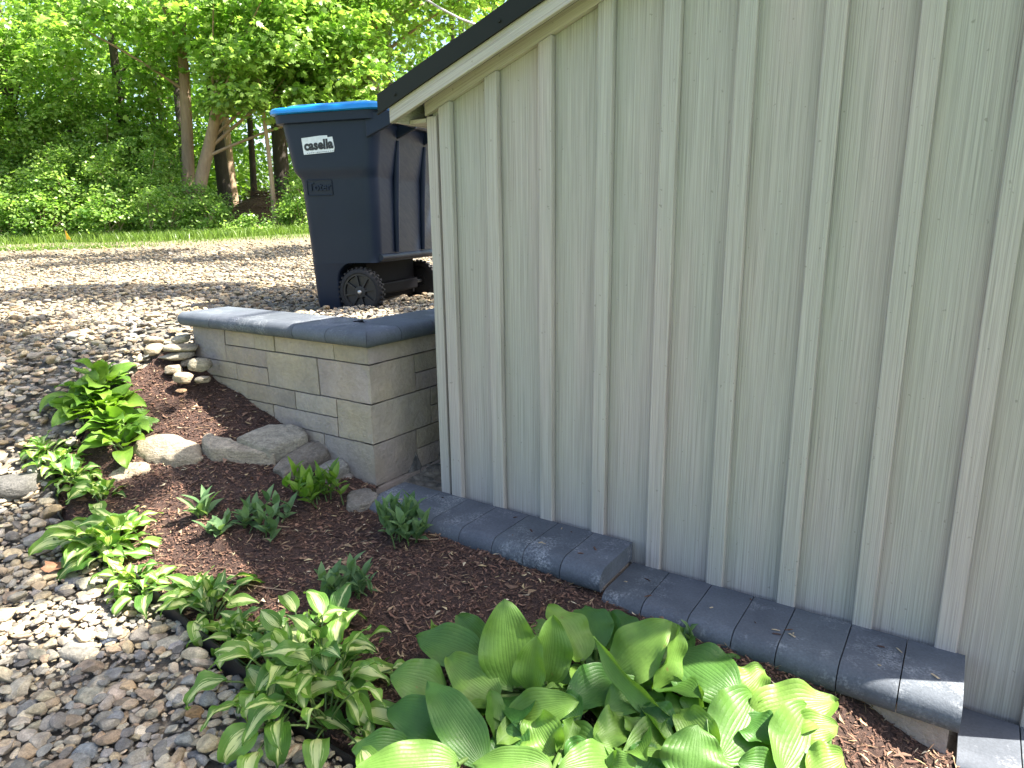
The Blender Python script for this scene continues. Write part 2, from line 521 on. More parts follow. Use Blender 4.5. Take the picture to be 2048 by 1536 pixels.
k = NT('mulch_chip'); k.B(Base__Color=k.mix(.5, k.attr('col').outputs['Color'], k.ramp(k.noise(k.obj(), 120.0, 3.0), (.3, .5), (.7, 1.4)), 'MULTIPLY'), Roughness=.9); M['chip'] = k.m
M['hosta'] = m_leaf('hosta_leaf', (.045, .135, .026), (.155, .27, .045), .36, 7.0, rough=.45)
M['hosta_var'] = m_leaf('variegated_leaf', (.065, .165, .028), (.165, .30, .045), .38, 6.0, (.53, .60, .27), .31)
M['hosta_lime'] = m_leaf('lime_leaf', (.09, .20, .025), (.19, .32, .04), .4, 7.0)
M['weed'] = m_leaf('soft_leaf', (.085, .165, .07), (.17, .27, .12), .35, 3.0, rough=.6, spec=.2)
M['stalk'] = m_simple('green_stalk', (.075, .13, .03), .5, 30.0, .3, 0)
M['maple'] = m_treeleaf('maple_leaf', (.075, .17, .025), (.44, .60, .15), .48)
M['shrubleaf'] = m_treeleaf('shrub_leaf', (.075, .175, .035), (.45, .60, .16), .5)
M['deepleaf'] = m_treeleaf('deep_wood_leaf', (.06, .14, .025), (.36, .52, .10), .48)
M['grass'] = m_treeleaf('grass_blade', (.07, .13, .02), (.22, .32, .06))
M['bark'] = m_bark('tan_bark', (.15, .10, .065), (.50, .36, .24)); M['bark_dark'] = m_bark('dark_bark', (.02, .017, .014), (.09, .072, .055))

# ================================================================== SETTING: ground, mulch bed, gravel
def axis(fine0, fine1, step, far0, far1, grow=1.16):
    a = list(np.arange(fine0, fine1, step)); st = step; x = a[-1]
    while x < far1:
        st *= grow; x += st; a.append(x)
    st = step; x = a[0]; b = []
    while x > far0:
        st *= grow; x -= st; b.append(x)
    return np.array(b[::-1] + a)


gx = axis(-6.5, 2.2, .05, -260, 260); gy = axis(.3, 7.0, .05, -160, 330)
X, Y = np.meshgrid(gx, gy, indexing='xy')
Z = ground_z(X, Y)
lim = smooth(60, 120, np.hypot(X, Y)); Z = Z * (1 - lim) + (1.2 * smooth(-40, 60, Y) - .8) * lim
sX, oX = SO(X, Y)
Z = Z - .02 - .03 * in_bed(sX, oX)
Z += .012 * fbm(np.stack([X.ravel() * 3, Y.ravel() * 3, X.ravel() * 0], 1), 3).reshape(X.shape)
nx, ny = len(gx), len(gy)
i = np.arange(ny - 1)[:, None] * nx + np.arange(nx - 1)[None]
F = np.stack([i, i + 1, i + nx + 1, i + nx], -1).reshape(-1, 4)
tag(MB().add(np.stack([X, Y, Z], -1).reshape(-1, 3), F).build('ground', M['ground']), kind='structure')

# mulch bed: a fine sheet in the shed frame
ss = np.arange(-1.45, 3.24, .0125); oo = np.arange(.1, 1.06, .0125)
S, O = np.meshgrid(ss, oo, indexing='xy')
P = S[..., None] * dv + (O[..., None] - D0) * nv
zb = ground_z(P[..., 0], P[..., 1])
q = np.stack([S.ravel(), O.ravel(), S.ravel() * 0], 1)
zb = zb + .008 + (.012 * fbm(q * 9, 3, 5) + .007 * fbm(q * 45, 3, 9)).reshape(S.shape)
edge_d = np.interp(S, _es, _eo) - O
zb -= .05 * smooth(.035, -.01, edge_d)
P[..., 2] = zb
keep = in_bed(S, O, -.01)
idx = -np.ones(S.shape, int); idx[keep] = np.arange(keep.sum())
f = np.stack([idx[:-1, :-1], idx[:-1, 1:], idx[1:, 1:], idx[1:, :-1]], -1).reshape(-1, 4)
f = f[(f >= 0).all(1)]
f = f[:, ::-1]
tag(MB().add(P[keep], f).build('mulch_bed', M['mulch']), kind='structure')


def frames(n, normal_tilt=.35):
    """random rotation matrices (n,3,3): yaw about up plus a small tilt"""
    yaw = rng.uniform(0, 2 * np.pi, n); t = rng.normal(0, normal_tilt, n); ax = rng.uniform(0, 2 * np.pi, n)
    c, s = np.cos(yaw), np.sin(yaw); z = np.zeros(n); o = np.ones(n)
    Rz = np.stack([np.stack([c, -s, z], -1), np.stack([s, c, z], -1), np.stack([z, z, o], -1)], -2)
    kx, ky = np.cos(ax), np.sin(ax); ct, st = np.cos(t), np.sin(t); v = 1 - ct
    Rt = np.stack([np.stack([ct + kx * kx * v, kx * ky * v, ky * st], -1), np.stack([kx * ky * v, ct + ky * ky * v, -kx * st], -1), np.stack([-ky * st, kx * st, ct], -1)], -2)
    return Rt @ Rz


# chips of bark and bits of straw lying on the bed
def chips(n, lmin, lmax, wmin, wmax, cols, lift, tilt=.35, tri=False):
    s = rng.uniform(-.9, 3.2, n * 2); o = rng.uniform(.12, 1.02, n * 2); k = in_bed(s, o, .01)
    # stay off the ledge and keep the far-right strip sparse
    s, o = s[k][:n], o[k][:n]; n = len(s)
    P = s[:, None] * dv + (o[:, None] - D0) * nv
    q = np.stack([s, o, s * 0], 1)
    P[:, 2] = ground_z(P[:, 0], P[:, 1]) + .008 + .012 * fbm(q * 9, 3, 5) + .007 * fbm(q * 45, 3, 9) + lift + rng.uniform(-.001, .004, n)
    L = rng.uniform(lmin, lmax, n) * rng.uniform(.5, 1, n); w_ = rng.uniform(wmin, wmax, n)
    bend = rng.normal(0, .18, n) * L
    t = np.array([[-.5, -.5, 0], [-.5, .5, 0], [0, -.55, .35], [0, .55, .3], [.5, -.35, 0], [.5, .3, 0], [0, 0, -.5]])
    V = np.zeros((n, 7, 3)); V[:, :, 0] = t[None, :, 0] * L[:, None]; V[:, :, 1] = t[None, :, 1] * w_[:, None]; V[:, :, 2] = t[None, :, 2] * w_[:, None] * .8
    V[:, 2:4, 1] += bend[:, None]
    V = np.einsum('nij,nkj->nki', frames(n, tilt), V) + P[:, None]
    f = np.array([[0, 2, 3], [0, 3, 1], [2, 4, 5], [2, 5, 3], [0, 6, 2], [2, 6, 4], [1, 3, 6], [3, 5, 6]])
    F = (f[None] + np.arange(n)[:, None, None] * 7).reshape(-1, 3)
    cols = np.array(cols); c = cols[rng.integers(0, len(cols), n)] * rng.uniform(.6, 1.3, (n, 1))
    return V.reshape(-1, 3), F, np.repeat(c, 7, 0)


mb = MB()
for a in [(36000, .006, .028, .0012, .005, [(.080, .040, .026), (.14, .073, .047), (.046, .023, .016), (.20, .115, .076), (.105, .052, .034)], .002),
          (3200, .01, .05, .0008, .0022, [(.17, .10, .06), (.24, .16, .09), (.13, .07, .045)], .006),
          (900, .025, .06, .002, .005, [(.11, .055, .036), (.07, .034, .022), (.17, .10, .065)], .006),
          (1300, .008, .035, .0009, .0021, [(.42, .33, .18), (.5, .42, .28), (.36, .27, .14)], .010),
          (60, .02, .045, .004, .008, [(.30, .18, .10), (.36, .25, .15), (.2, .1, .06)], .008)]:
    mb.add(*chips(*a))
for _ in range(26):                                             # a few bits lying on the ledge caps
    s_, z_ = [(rng.uniform(.9, 1.8), -1.03), (rng.uniform(-.05, .8), -1.1)][rng.integers(2)]
    P_ = W(s_, rng.uniform(.05, .2), z_ + .0025); R = frames(1, .05)[0]; l_, w__ = rng.uniform(.004, .014), rng.uniform(.001, .004)
    q_ = np.array([(-l_, -w__, 0), (l_, -w__ * .6, 0), (l_ * .9, w__, 0), (-l_ * .8, w__ * .7, 0), (0, 0, .0025), (0, 0, -.002)])
    mb.add(q_ @ R.T + P_, [(0, 1, 4), (1, 2, 4), (2, 3, 4), (3, 0, 4), (1, 0, 5), (2, 1, 5), (3, 2, 5), (0, 3, 5)], [(.10, .05, .03), (.35, .28, .18), (.05, .025, .018)][rng.integers(3)])
tag(mb.build('mulch_chips', M['chip'], smooth=False), kind='stuff', label='loose dark brown bark chips and bits of straw covering the bed', cat='mulch')

# gravel: real stones in the drive and round the bed
PAL = np.array([1.16, 1.13, 1.04]) * np.array([(.20, .185, .16), (.16, .155, .145), (.29, .235, .16), (.20, .155, .11), (.33, .285, .21), (.105, .10, .093), (.235, .21, .175), (.26, .20, .135), (.165, .165, .165), (.30, .26, .205), (.22, .19, .145)])


def templates(sub, n):
    v0, f = ICO[sub]; out = []
    for k in range(n):
        v = v0.copy()
        for _ in range(8 if sub > 1 else 4):                 # a few worn flat faces
            a = rng.normal(size=3); a /= np.linalg.norm(a); d = rng.uniform(.42, .85)
            e = v @ a - d; v -= np.maximum(e, 0)[:, None] * a * .9
        v *= (1 + .12 * fbm(v * 1.3 + k * 7.1, 2, k))[:, None]
        out.append(v * np.array([1, rng.uniform(.55, .9), rng.uniform(.28, .6)]))
    return out, f


def gravel(mb, xy, size, sub, ntem, lift=0.0, tilt=.3, pal=PAL):
    tem, f = templates(sub, ntem); n = len(xy); pick = rng.integers(0, ntem, n)
    z = ground_z(xy[:, 0], xy[:, 1]); P = np.column_stack([xy, z])
    c = pal[rng.integers(0, len(pal), n)] * rng.uniform(.75, 1.2, (n, 1)) * rng.uniform(.97, 1.03, (n, 3))
    for k in range(ntem):
        j = np.where(pick == k)[0]
        if not len(j):
            continue
        t = tem[k]; R = frames(len(j), tilt)
        V = np.einsum('nij,kj->nki', R, t) * size[j][:, None, None]
        V += P[j][:, None]; V[:, :, 2] += (size[j] * .22 + lift + rng.uniform(-.3, .35, len(j)) * size[j])[:, None]
        F = (f[None] + np.arange(len(j))[:, None, None] * len(t)).reshape(-1, 3)
        mb.add(V.reshape(-1, 3), F, np.repeat(c[j], len(t), 0))


def in_view(P, m):
    x, y, d = project(P)
    return (d > .2) & (x > -m) & (x < 2048 + m) & (y > -m) & (y < 1536 + m)


def scatter(x0, x1, y0, y1, step, m=650):
    a, b = np.meshgrid(np.arange(x0, x1, step), np.arange(y0, y1, step)); xy = np.stack([a.ravel(), b.ravel()], 1)
    xy = xy + rng.uniform(-.55, .55, xy.shape) * step
    z = ground_z(xy[:, 0], xy[:, 1]); xy = xy[in_view(np.column_stack([xy, z]), m)]
    s, o = SO(xy[:, 0], xy[:, 1])
    bad = in_bed(s, o, -.015) | ((o < .14) & (o > -.14) & (s > 1.8) & (s < 3.1)) | ((s < 2.22) & (s > 1.8) & (o < .14)) | ((s < 1.95) & (o < .3))
    return xy[~bad]


mb = MB()
xy = scatter(-4.4, 1.2, .4, 4.2, .027); r = np.hypot(xy[:, 0], xy[:, 1]); xy = xy[r < 4.2]
sz = np.exp(rng.normal(math.log(.0178), .38, len(xy)))
s, o = SO(xy[:, 0], xy[:, 1]); sz = np.where((s > 1.9) & (o < 0) & (s < 3.1), np.minimum(sz, .02) * .9, sz)
sz = np.minimum(sz, .055)
gravel(mb, xy, sz, 2, 22)
xy = scatter(-3.0, 1.2, .4, 2.6, .022); gravel(mb, xy, np.exp(rng.normal(math.log(.0105), .25, len(xy))), 1, 8, -.004)
xy = scatter(-2.4, 1.0, .5, 3.0, .11); gravel(mb, xy, np.exp(rng.normal(math.log(.029), .2, len(xy))), 3, 10, .004)
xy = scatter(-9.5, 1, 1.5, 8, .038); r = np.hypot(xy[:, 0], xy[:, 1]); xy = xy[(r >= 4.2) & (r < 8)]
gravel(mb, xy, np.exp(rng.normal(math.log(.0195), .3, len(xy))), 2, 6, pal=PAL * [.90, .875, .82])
xy = scatter(-14, 1, 6, 12, .062, 400); r = np.hypot(xy[:, 0], xy[:, 1]); xy = xy[r >= 8]
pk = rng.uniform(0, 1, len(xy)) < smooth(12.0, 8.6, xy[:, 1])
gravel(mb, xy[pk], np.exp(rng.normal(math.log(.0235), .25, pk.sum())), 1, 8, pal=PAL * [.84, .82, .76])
tag(mb.build('gravel', M['stone'], smooth=False), kind='stuff', label='grey and tan river stone gravel of the drive and bed surround', cat='gravel')

# ================================================================== SHED
BT = [1.601, 1.404, 1.197, .993, .792, .589, .378, .176, -.021, -.222]
S_L, S_R, DEPTH, ZB = 1.66, -.35, 2.6, -1.35
SL = .361


def zt(s):
    return .37 + SL * (1.66 - s)


shed = empty('shed', None, 'grey green board and batten shed with black sloping roof edge', 'shed', mat=FRAME)


def shed_part(name, mb, mat, parent=None, smooth=False):
    return mb.build(name, mat, parent or shed, smooth)


def slanted(x0, x1, y0, y1, zl, dz):
    """a prism along the roof slope: bottom line zl(s), vertical height dz"""
    v = []
    for x in (x0, x1):
        for y in (y0, y1):
            for h in (0, dz):
                v.append((x, y, zl(x) + h))
    f = [(0, 1, 3, 2), (4, 6, 7, 5), (0, 4, 5, 1), (2, 3, 7, 6), (0, 2, 6, 4), (1, 5, 7, 3)]
    return np.array(v), np.array(f)


mb = MB()                                                     # gable wall facing the bed, one long panel per bay with a lapped joint
xs = [S_R] + sorted(b - .024 for b in BT if b > S_R + .05) + [S_L - .012]
for a, b in zip(xs[:-1], xs[1:]):
    lip = .0015 * ((int(a * 100) % 3) - 1)
    v = [(x, y, z) for x in (a + .0015, b - .0015) for (y, z) in ((-.03, ZB), (lip, ZB), (lip, zt(x) + .03), (-.03, zt(x) + .03))]
    mb.add(v, [(0, 1, 2, 3), (7, 6, 5, 4), (1, 5, 6, 2), (0, 4, 5, 1), (2, 6, 7, 3), (0, 3, 7, 4)])
shed_part('gable_wall', mb, M['siding'])
mb = MB()                                                     # the other three walls
for (x0, x1, y0, y1) in ((S_L - .04, S_L - .012, -DEPTH, -.035), (S_R + .001, S_R + .03, -DEPTH, -.035), (S_R + .031, S_L - .041, -DEPTH + .001, -DEPTH + .03)):
    v, f = slanted(x0, x1, y0, y1, lambda x: ZB, 0); v[:, 2] = np.where(np.arange(8) % 2, zt(v[:, 0]) + .03, ZB); mb.add(v, f)
shed_part('side_walls', mb, M['siding'])
for b in BT:
    mb = MB(); x0, x1 = b - .049, b
    v = [(x, y, z) for x in (x0, x1) for (y, z) in ((.0022, ZB), (.027, ZB), (.027, zt(x) - .002), (.0022, zt(x) - .002))]
    mb.add(v, [(0, 1, 2, 3), (7, 6, 5, 4), (1, 5, 6, 2), (0, 4, 5, 1), (2, 6, 7, 3), (0, 3, 7, 4)])
    bevel(shed_part('batten', mb, M['siding']), .003, 2)
mb = MB(); mb.box(S_L - .042, S_L + .001, -.03, .019, ZB, zt(S_L) - .004)
bevel(shed_part('corner_board', mb, M['siding']), .003)
mb = MB(); mb.box(S_R - .001, S_R + .04, -.03, .019, ZB, zt(S_R) - .004)
bevel(shed_part('corner_board', mb, M['siding']), .003)
EL, ER = 1.758, S_R - .12
v, f = slanted(S_R - .02, S_L + .004, .0035, .0225, lambda x: zt(x), .042); shed_part('frieze_board', MB().add(v, f), M['trim'])
v, f = slanted(ER, EL - .003, .021, .083, lambda x: zt(x) + .045, .012); shed_part('rake_soffit', MB().add(v, f), M['trim'])
v, f = slanted(ER, EL, .084, .102, lambda x: zt(x) + .0095, .085); bevel(shed_part('rake_board', MB().add(v, f), M['trim']), .003)
v, f = slanted(EL - .115, EL - .1, -DEPTH, .082, lambda x: zt(EL) + .012, .05)
mb = MB(); mb.box(EL - .018, EL - .001, -DEPTH - .05, .083, zt(EL) + .012, zt(EL) + .09); shed_part('eave_board', mb, M['trim'])
mb = MB(); mb.box(S_L + .002, EL - .019, -DEPTH - .05, .020, zt(EL) + .013, zt(EL) + .026); shed_part('eave_soffit', mb, M['trim'])
rf = MB(); v, f = slanted(ER, 1.806, -DEPTH - .08, .104, lambda x: zt(x) + .096, .022); rf.add(v, f)
roof = shed_part('roof', rf, M['roof'])
v, f = slanted(ER, 1.806, .1045, .1085, lambda x: zt(x) + .063, .062); tr = shed_part('rake_flashing', MB().add(v, f), M['roof'], roof)
v, f = slanted(ER, 1.806, .1045, .114, lambda x: zt(x) + .058, .0045); shed_part('drip_edge', MB().add(v, f), M['roof'], roof)
mb = MB()
for x in (1.72, 1.28, .84, .4, -.04):
    p = np.array([x, .109, zt(x) + .085]); shed_part('roof_screw', MB().tube([p, p + [0, .004, 0]], [.006, .0045], 8), M['roof'], roof)

# ================================================================== BLOCKWORK
def cap_profile(depth0, depth1, th, r):
    """bullnose section from back (depth0) to nose (depth1), top at z=0"""
    pts = [(depth0, -th), (depth0, 0)]
    for a in np.linspace(0, 1, 9):
        t = a * math.pi * .72
        pts.append((depth1 - r + r * math.sin(t), -r + r * math.cos(t)))
    pts.append((depth1 - r * .55, -th))
    return np.array(pts)


def cap_stone(mb, x0, x1, prof, zt_, mitre0=0.0, mitre1=0.0, gap=.0014, ofront=None, col=(1, 1, 1), axis_='s', wob=None):
    n = len(prof); of = prof[:, 0].max() if ofront is None else ofront
    xs = np.linspace(0, 1, 7); V = []
    for t in xs:
        a = x0 + gap + mitre0 * (of - prof[:, 0]); b = x1 - gap + mitre1 * (of - prof[:, 0])
        x = a + (b - a) * t
        V.append(np.stack([x, prof[:, 0], prof[:, 1] + zt_], 1))
    V = np.concatenate(V)
    V[:, 1:] += .0012 * np.stack([fbm(V * 14 + 3, 2, 4), fbm(V * 14 + 9, 2, 6)], 1)
    i = np.arange(6)[:, None] * n; j = np.arange(n)[None]; j2 = (j + 1) % n
    F = np.stack([i + j, i + n + j, i + n + j2, i + j2], -1).reshape(-1, 4)
    if axis_ == 'o':
        V = np.stack([V[:, 1], V[:, 0], V[:, 2]], 1); F = F[:, ::-1]
    mb.add(V, F, col)
    for e in (0, 6):
        c = np.concatenate([V[e * n:(e + 1) * n], V[e * n:(e + 1) * n].mean(0)[None]])
        ff = np.array([(q, (q + 1) % n, n) for q in range(n)])
        if (e == 6) != (axis_ == 'o'):
            ff = ff[:, ::-1]
        mb.add(c, ff, col)


def tone(lo=.8, hi=1.2):
    a = rng.uniform(lo, hi); return np.clip(np.array([a, a * rng.uniform(.98, 1.02), a * rng.uniform(.97, 1.04)]), 0, 1.5)


def cap_obj(parent, *a, **kw):
    mb = MB(); cap_stone(mb, *a, col=tone(.82, 1.12), **kw)
    o = mb.build('capstone', M['cap'], parent, True); bevel(o, .0018, 2, 50); return o


def block(mb, x0, x1, z0, z1, face, thick, axis_='s', gap=.0028):
    """one split-faced block: a finely divided, slightly uneven front with soft arrises"""
    nx_, nz_ = max(4, int((x1 - x0) / .018)), max(4, int((z1 - z0) / .018))
    u = np.linspace(0, 1, nx_ + 1); w_ = np.linspace(0, 1, nz_ + 1); U, V_ = np.meshgrid(u, w_)
    x = x0 + gap + (x1 - x0 - 2 * gap) * U; z = z0 + gap + (z1 - z0 - 2 * gap) * V_
    ed = np.minimum(np.minimum(U * (x1 - x0), (1 - U) * (x1 - x0)), np.minimum(V_ * (z1 - z0), (1 - V_) * (z1 - z0)))
    off = rng.uniform(-.002, .002)
    y = face + off - .0015 * np.exp(-ed / .002) + .005 * fbm(np.stack([x.ravel() * 11, z.ravel() * 11, x.ravel() * 0 + face * 50], 1), 4, 3).reshape(x.shape)
    P = np.stack([x, y, z], -1).reshape(-1, 3)
    k = nx_ + 1; i = np.arange(nz_)[:, None] * k + np.arange(nx_)[None]
    F = np.stack([i, i + k, i + k + 1, i + 1], -1).reshape(-1, 4)
    n0 = len(P); ring = list(range(0, k)) + [r * k + nx_ for r in range(1, nz_ + 1)] + [nz_ * k + c for c in range(nx_ - 1, -1, -1)] + [r * k for r in range(nz_ - 1, 0, -1)]
    B = P[ring].copy(); B[:, 1] = face - thick
    m = len(ring); F2 = np.array([(ring[q], ring[(q + 1) % m], n0 + (q + 1) % m, n0 + q) for q in range(m)])
    P = np.concatenate([P, B]); F = np.concatenate([F, F2])
    if axis_ == 'o':
        P = np.stack([P[:, 1], P[:, 0], P[:, 2]], 1); F = F[:, ::-1]
    mb.add(P, F, tone(.74, 1.2) * np.array([1.04, rng.uniform(.98, 1.02), rng.uniform(.86, 1.04)]))


wall = empty('retaining_wall', None, 'tan block retaining wall corner with charcoal bullnose caps below the trash bin', 'retaining wall', mat=FRAME)
ZC = -.392; TH = .062
zr = [-.455, -.531, -.691, -.857, -1.035, -1.2]
half = lambda a: (zr[a] + zr[a + 1]) / 2
c0 = 1.92
mb = MB(); LF = .12
T = lambda t: c0 + t
for (a, b, z1, z0) in [(0, .195, zr[0], zr[1]), (.195, .571, zr[0], zr[1]), (.571, .713, zr[0], zr[1]), (.713, .934, zr[0], zr[1]), (.934, 1.185, zr[0], half(1)),
                       (0, .301, zr[1], zr[2]), (.301, .636, zr[1], zr[2]), (.636, .941, zr[1], half(1)), (.636, .867, half(1), zr[2]), (.867, 1.185, half(1), zr[2]),
                       (0, .202, zr[2], zr[3]), (.202, .459, zr[2], half(2)), (.202, .621, half(2), zr[3]), (.459, .8, zr[2], half(2)), (.621, .9, half(2), zr[3]), (.8, 1.185, zr[2], half(2)), (.9, 1.185, half(2), zr[3]),
                       (0, .292, zr[3], zr[4]), (.292, .6, zr[3], zr[4]), (.6, 1.185, zr[3], zr[4]), (0, .4, zr[4], zr[5]), (.4, 1.185, zr[4], zr[5])]:
    block(mb, T(a), T(b), z0, z1, LF - (.0 if z0 > -1.1 else -.012), .06)
bf_ = mb.build('block_face', M['block'], wall, True); bf_.modifiers.new('edge', 'EDGE_SPLIT').split_angle = R_(42)
mb = MB()                                                      # the return beside the shed: faces the shed side (towards smaller s)
for (a, b, z1, z0) in [(LF, -.35, zr[0], zr[1]), (-.35, -.75, zr[0], zr[1]), (-.75, -1.15, zr[0], zr[1]), (LF, -.145, zr[1], zr[2]), (-.145, -.5, zr[1], half(1)), (-.145, -.42, half(1), zr[2]), (-.5, -1.15, zr[1], half(1)), (-.42, -1.15, half(1), zr[2]),
                       (LF, -.238, zr[2], zr[3]), (-.238, -.55, zr[2], half(2)), (-.238, -.5, half(2), zr[3]), (-.55, -1.15, zr[2], half(2)), (-.5, -1.15, half(2), zr[3]),
                       (LF, -.138, zr[3], zr[4]), (-.138, -.45, zr[3], half(3)), (-.138, -.5, half(3), zr[4]), (-.45, -1.15, zr[3], half(3)), (-.5, -1.15, half(3), zr[4]), (LF + .012, -.3, zr[4], zr[5]), (-.3, -1.15, zr[4], zr[5])]:
    # build facing +y then mirror so the face looks toward smaller s
    t = MB(); block(t, b, a, z0, z1, -c0 + (0 if z0 > -1.1 else .012), .06, 'o')
    v = np.concatenate(t.v); v[:, 0] = -v[:, 0]
    mb.add(v, np.concatenate(t.f4)[:, ::-1], np.concatenate(t.c)[:, :3])
bf_ = mb.build('block_face', M['block'], wall, True); bf_.modifiers.new('edge', 'EDGE_SPLIT').split_angle = R_(42)
mb = MB(); mb.box(c0 + .016, T(1.175), -.14, LF - .014, -1.25, zr[0] - .004); mb.box(c0 + .016, c0 + .27, -1.14, -.1405, -1.25, zr[0] - .004)
mb.build('block_core', M['joint'], wall, False)
pr = cap_profile(-.105, LF + .052, TH, .034)
cf = c0 - .052
jo = [cf, 2.099, 2.30, 2.475, 2.68, 2.885, 3.137]
for k in range(len(jo) - 1):
    cap_obj(wall, jo[k], jo[k + 1], pr, ZC, mitre0=1.0 if k == 0 else 0.0)
# return run (mirrored about the mitre)
pr2 = pr.copy()
jo2 = [LF + .052, -.02, -.22, -.42, -.62, -.82, -1.02]
for k in range(len(jo2) - 1):
    mbx = MB(); t = MB()
    cap_stone(t, -jo2[k], -jo2[k + 1], pr, ZC, mitre0=1.0 if k == 0 else 0.0, col=tone(.82, 1.12))
    for v, c in zip(t.v, t.c):
        v[:] = np.stack([c0 - (v[:, 1] - LF), -v[:, 0], v[:, 2]], 1)
    fi4 = t.f4; fi3 = t.f3
    mbx.v, mbx.c, mbx.l, mbx.n, mbx.f4, mbx.f3, mbx.m3, mbx.m4 = t.v, t.c, t.l, t.n, [q for q in fi4], [q for q in fi3], t.m3, t.m4
    o = mbx.build('capstone', M['cap'], wall, True); bevel(o, .0018, 2, 50)

ledge = empty('stepped_ledge', None, 'low stepped ledge of charcoal bullnose caps along the shed foot', 'ledge', mat=FRAME)
prl = cap_profile(.0225, .262, TH, .045)
for z, js in ((-1.03, [.838, .979, 1.12, 1.244, 1.385, 1.52, 1.652, 1.76, 1.852]), (-1.1, [-.091, .04, .175, .324, .441, .569, .707, .836]), (-1.25, [-.62, -.486, -.356, -.222, -.093])):
    for a, b in zip(js[:-1], js[1:]):
        cap_obj(ledge, a, b, prl, z)
mb = MB()
for a, b, z1, z0 in [(.845, 1.2, -1.0925, -1.2), (1.2, 1.55, -1.0925, -1.2), (1.55, 1.85, -1.0925, -1.2), (-.075, .25, -1.1625, -1.31), (.25, .55, -1.1625, -1.31), (.55, .84, -1.1625, -1.31), (-.6, -.3, -1.3125, -1.45), (-.3, -.08, -1.3125, -1.45)]:
    block(mb, a, b, z0, z1, .222, .19)
bf_ = mb.build('block_course', M['block'], ledge, True); bf_.modifiers.new('edge', 'EDGE_SPLIT').split_angle = R_(42)
for k, z1 in ((.8395, -1.0925), (-.0735, -1.1625)):            # the exposed block ends at each step
    pass

# ================================================================== TRASH BIN
BF = Matrix.Translation(Vector((-1.185, 4.155, -.5))) @ Matrix.Rotation(math.atan2(-.296, .955), 4, 'Z')
tbin = empty('trash_bin', None, 'dark navy wheeled trash bin with bright blue lid behind the block wall', 'trash bin', mat=BF)


def rring(x0, x1, y0, y1, r, z, n=6, rb=None):
    r = min(r, (x1 - x0) / 2 - .001, (y1 - y0) / 2 - .001); rf = r; rb = r if rb is None else rb; out = []
    for cx, cy, a0, r in ((x1 - rb, y1 - rb, 0, rb), (x0 + rf, y1 - rf, 90, rf), (x0 + rf, y0 + rf, 180, rf), (x1 - rb, y0 + rb, 270, rb)):
        for a in np.linspace(a0, a0 + 90, n):
            out.append((cx + r * math.cos(R_(a)), cy + r * math.sin(R_(a)), z))
    return np.array(out)


def loft(mb, rings, close0=True, close1=True):
    n = len(rings[0]); V = np.concatenate(rings); k = len(rings)
    i = np.arange(k - 1)[:, None] * n; j = np.arange(n)[None]; j2 = (j + 1) % n
    F = np.stack([i + j, i + j2, i + n + j2, i + n + j], -1).reshape(-1, 4); mb.add(V, F)
    for e, do in ((0, close0), (k - 1, close1)):
        if do:
            c = np.concatenate([rings[e], rings[e].mean(0)[None]])
            ff = [(q, (q + 1) % n, n) if e else ((q + 1) % n, q, n) for q in range(n)]
            mb.add(c, ff)


def body_dims(z):
    zz = [0, .02, .3, .745, .765, .80, .815, 1.06]
    xf = np.interp(z, zz, [-.002, -.008, -.016, -.036, -.04, -.066, -.074, -.118])
    xb = np.interp(z, zz, [.44, .44, .44, .455, .455, .462, .465, .50])
    y0 = np.interp(z, zz, [.012, .004, -.012, -.038, -.040, -.052, -.056, -.066])
    y1 = .82 - y0
    return xf, xb, y0, y1


mb = MB(); rings = []
zs = list(np.linspace(0, .175, 5)) + [.175 + .11 * math.sin(a) for a in np.linspace(.15, 1.5, 7)]
for z in zs:
    xf, xb, y0, y1 = body_dims(z)
    xbw = .165 if z <= .175 else .275 - math.sqrt(max(.11 ** 2 - (z - .175) ** 2, 0))
    rings.append(rring(xf, min(xbw, xb), y0, y1, .05, z, rb=.012))
xf, xb, y0, y1 = body_dims(.2858); rings.append(rring(xf, xb - .006, y0, y1, .05, .2858, rb=.05))
for z in (.296, .32, .45, .6, .745, .757, .768, .785, .80, .812, .83, .95, 1.045, 1.062):
    xf, xb, y0, y1 = body_dims(z); rings.append(rring(xf, xb, y0, y1, .05 + .02 * min(z, 1), z, rb=.06 + .02 * z))
xf, xb, y0, y1 = body_dims(1.062)
rings += [rring(xf - .034, xb + .02, y0 - .02, y1 + .02, .08, 1.068), rring(xf - .037, xb + .022, y0 - .022, y1 + .022, .08, 1.112)]
loft(mb, rings)
body = mb.build('bin_body', M['bin'], tbin)
m_ = body.modifiers.new('edge', 'EDGE_SPLIT'); m_.split_angle = R_(38)
mb = MB()
for yy in (.22, .60):                                        # moulded channels on the back
    pts = np.array([(.452, yy, .34), (.458, yy, .6), (.475, yy, .85), (.492, yy, .98)]); mb.tube(pts, [.014, .020, .020, .010], 12)
xr = np.array([(.44, y, .315) for y in np.linspace(.02, .80, 8)]); mb.tube(xr, .02, 8)
mb.build('back_rib', M['bin'], tbin)
mb = MB(); mb.box(.17, .31, .07, .75, .04, .287); mb.box(.20, .35, .10, .72, .075, .15)
bevel(mb.build('axle_housing', M['void'], tbin, False), .012)
mb = MB(); mb.tube(np.array([(.313, -.02, .115), (.313, .84, .115)]), .011, 10); mb.build('axle', M['steel'], tbin)
mb = MB()                                                     # rear handle under the lid hinge
mb.tube(np.array([(.60, -.04, 1.06), (.60, .86, 1.06)]), .017, 10)
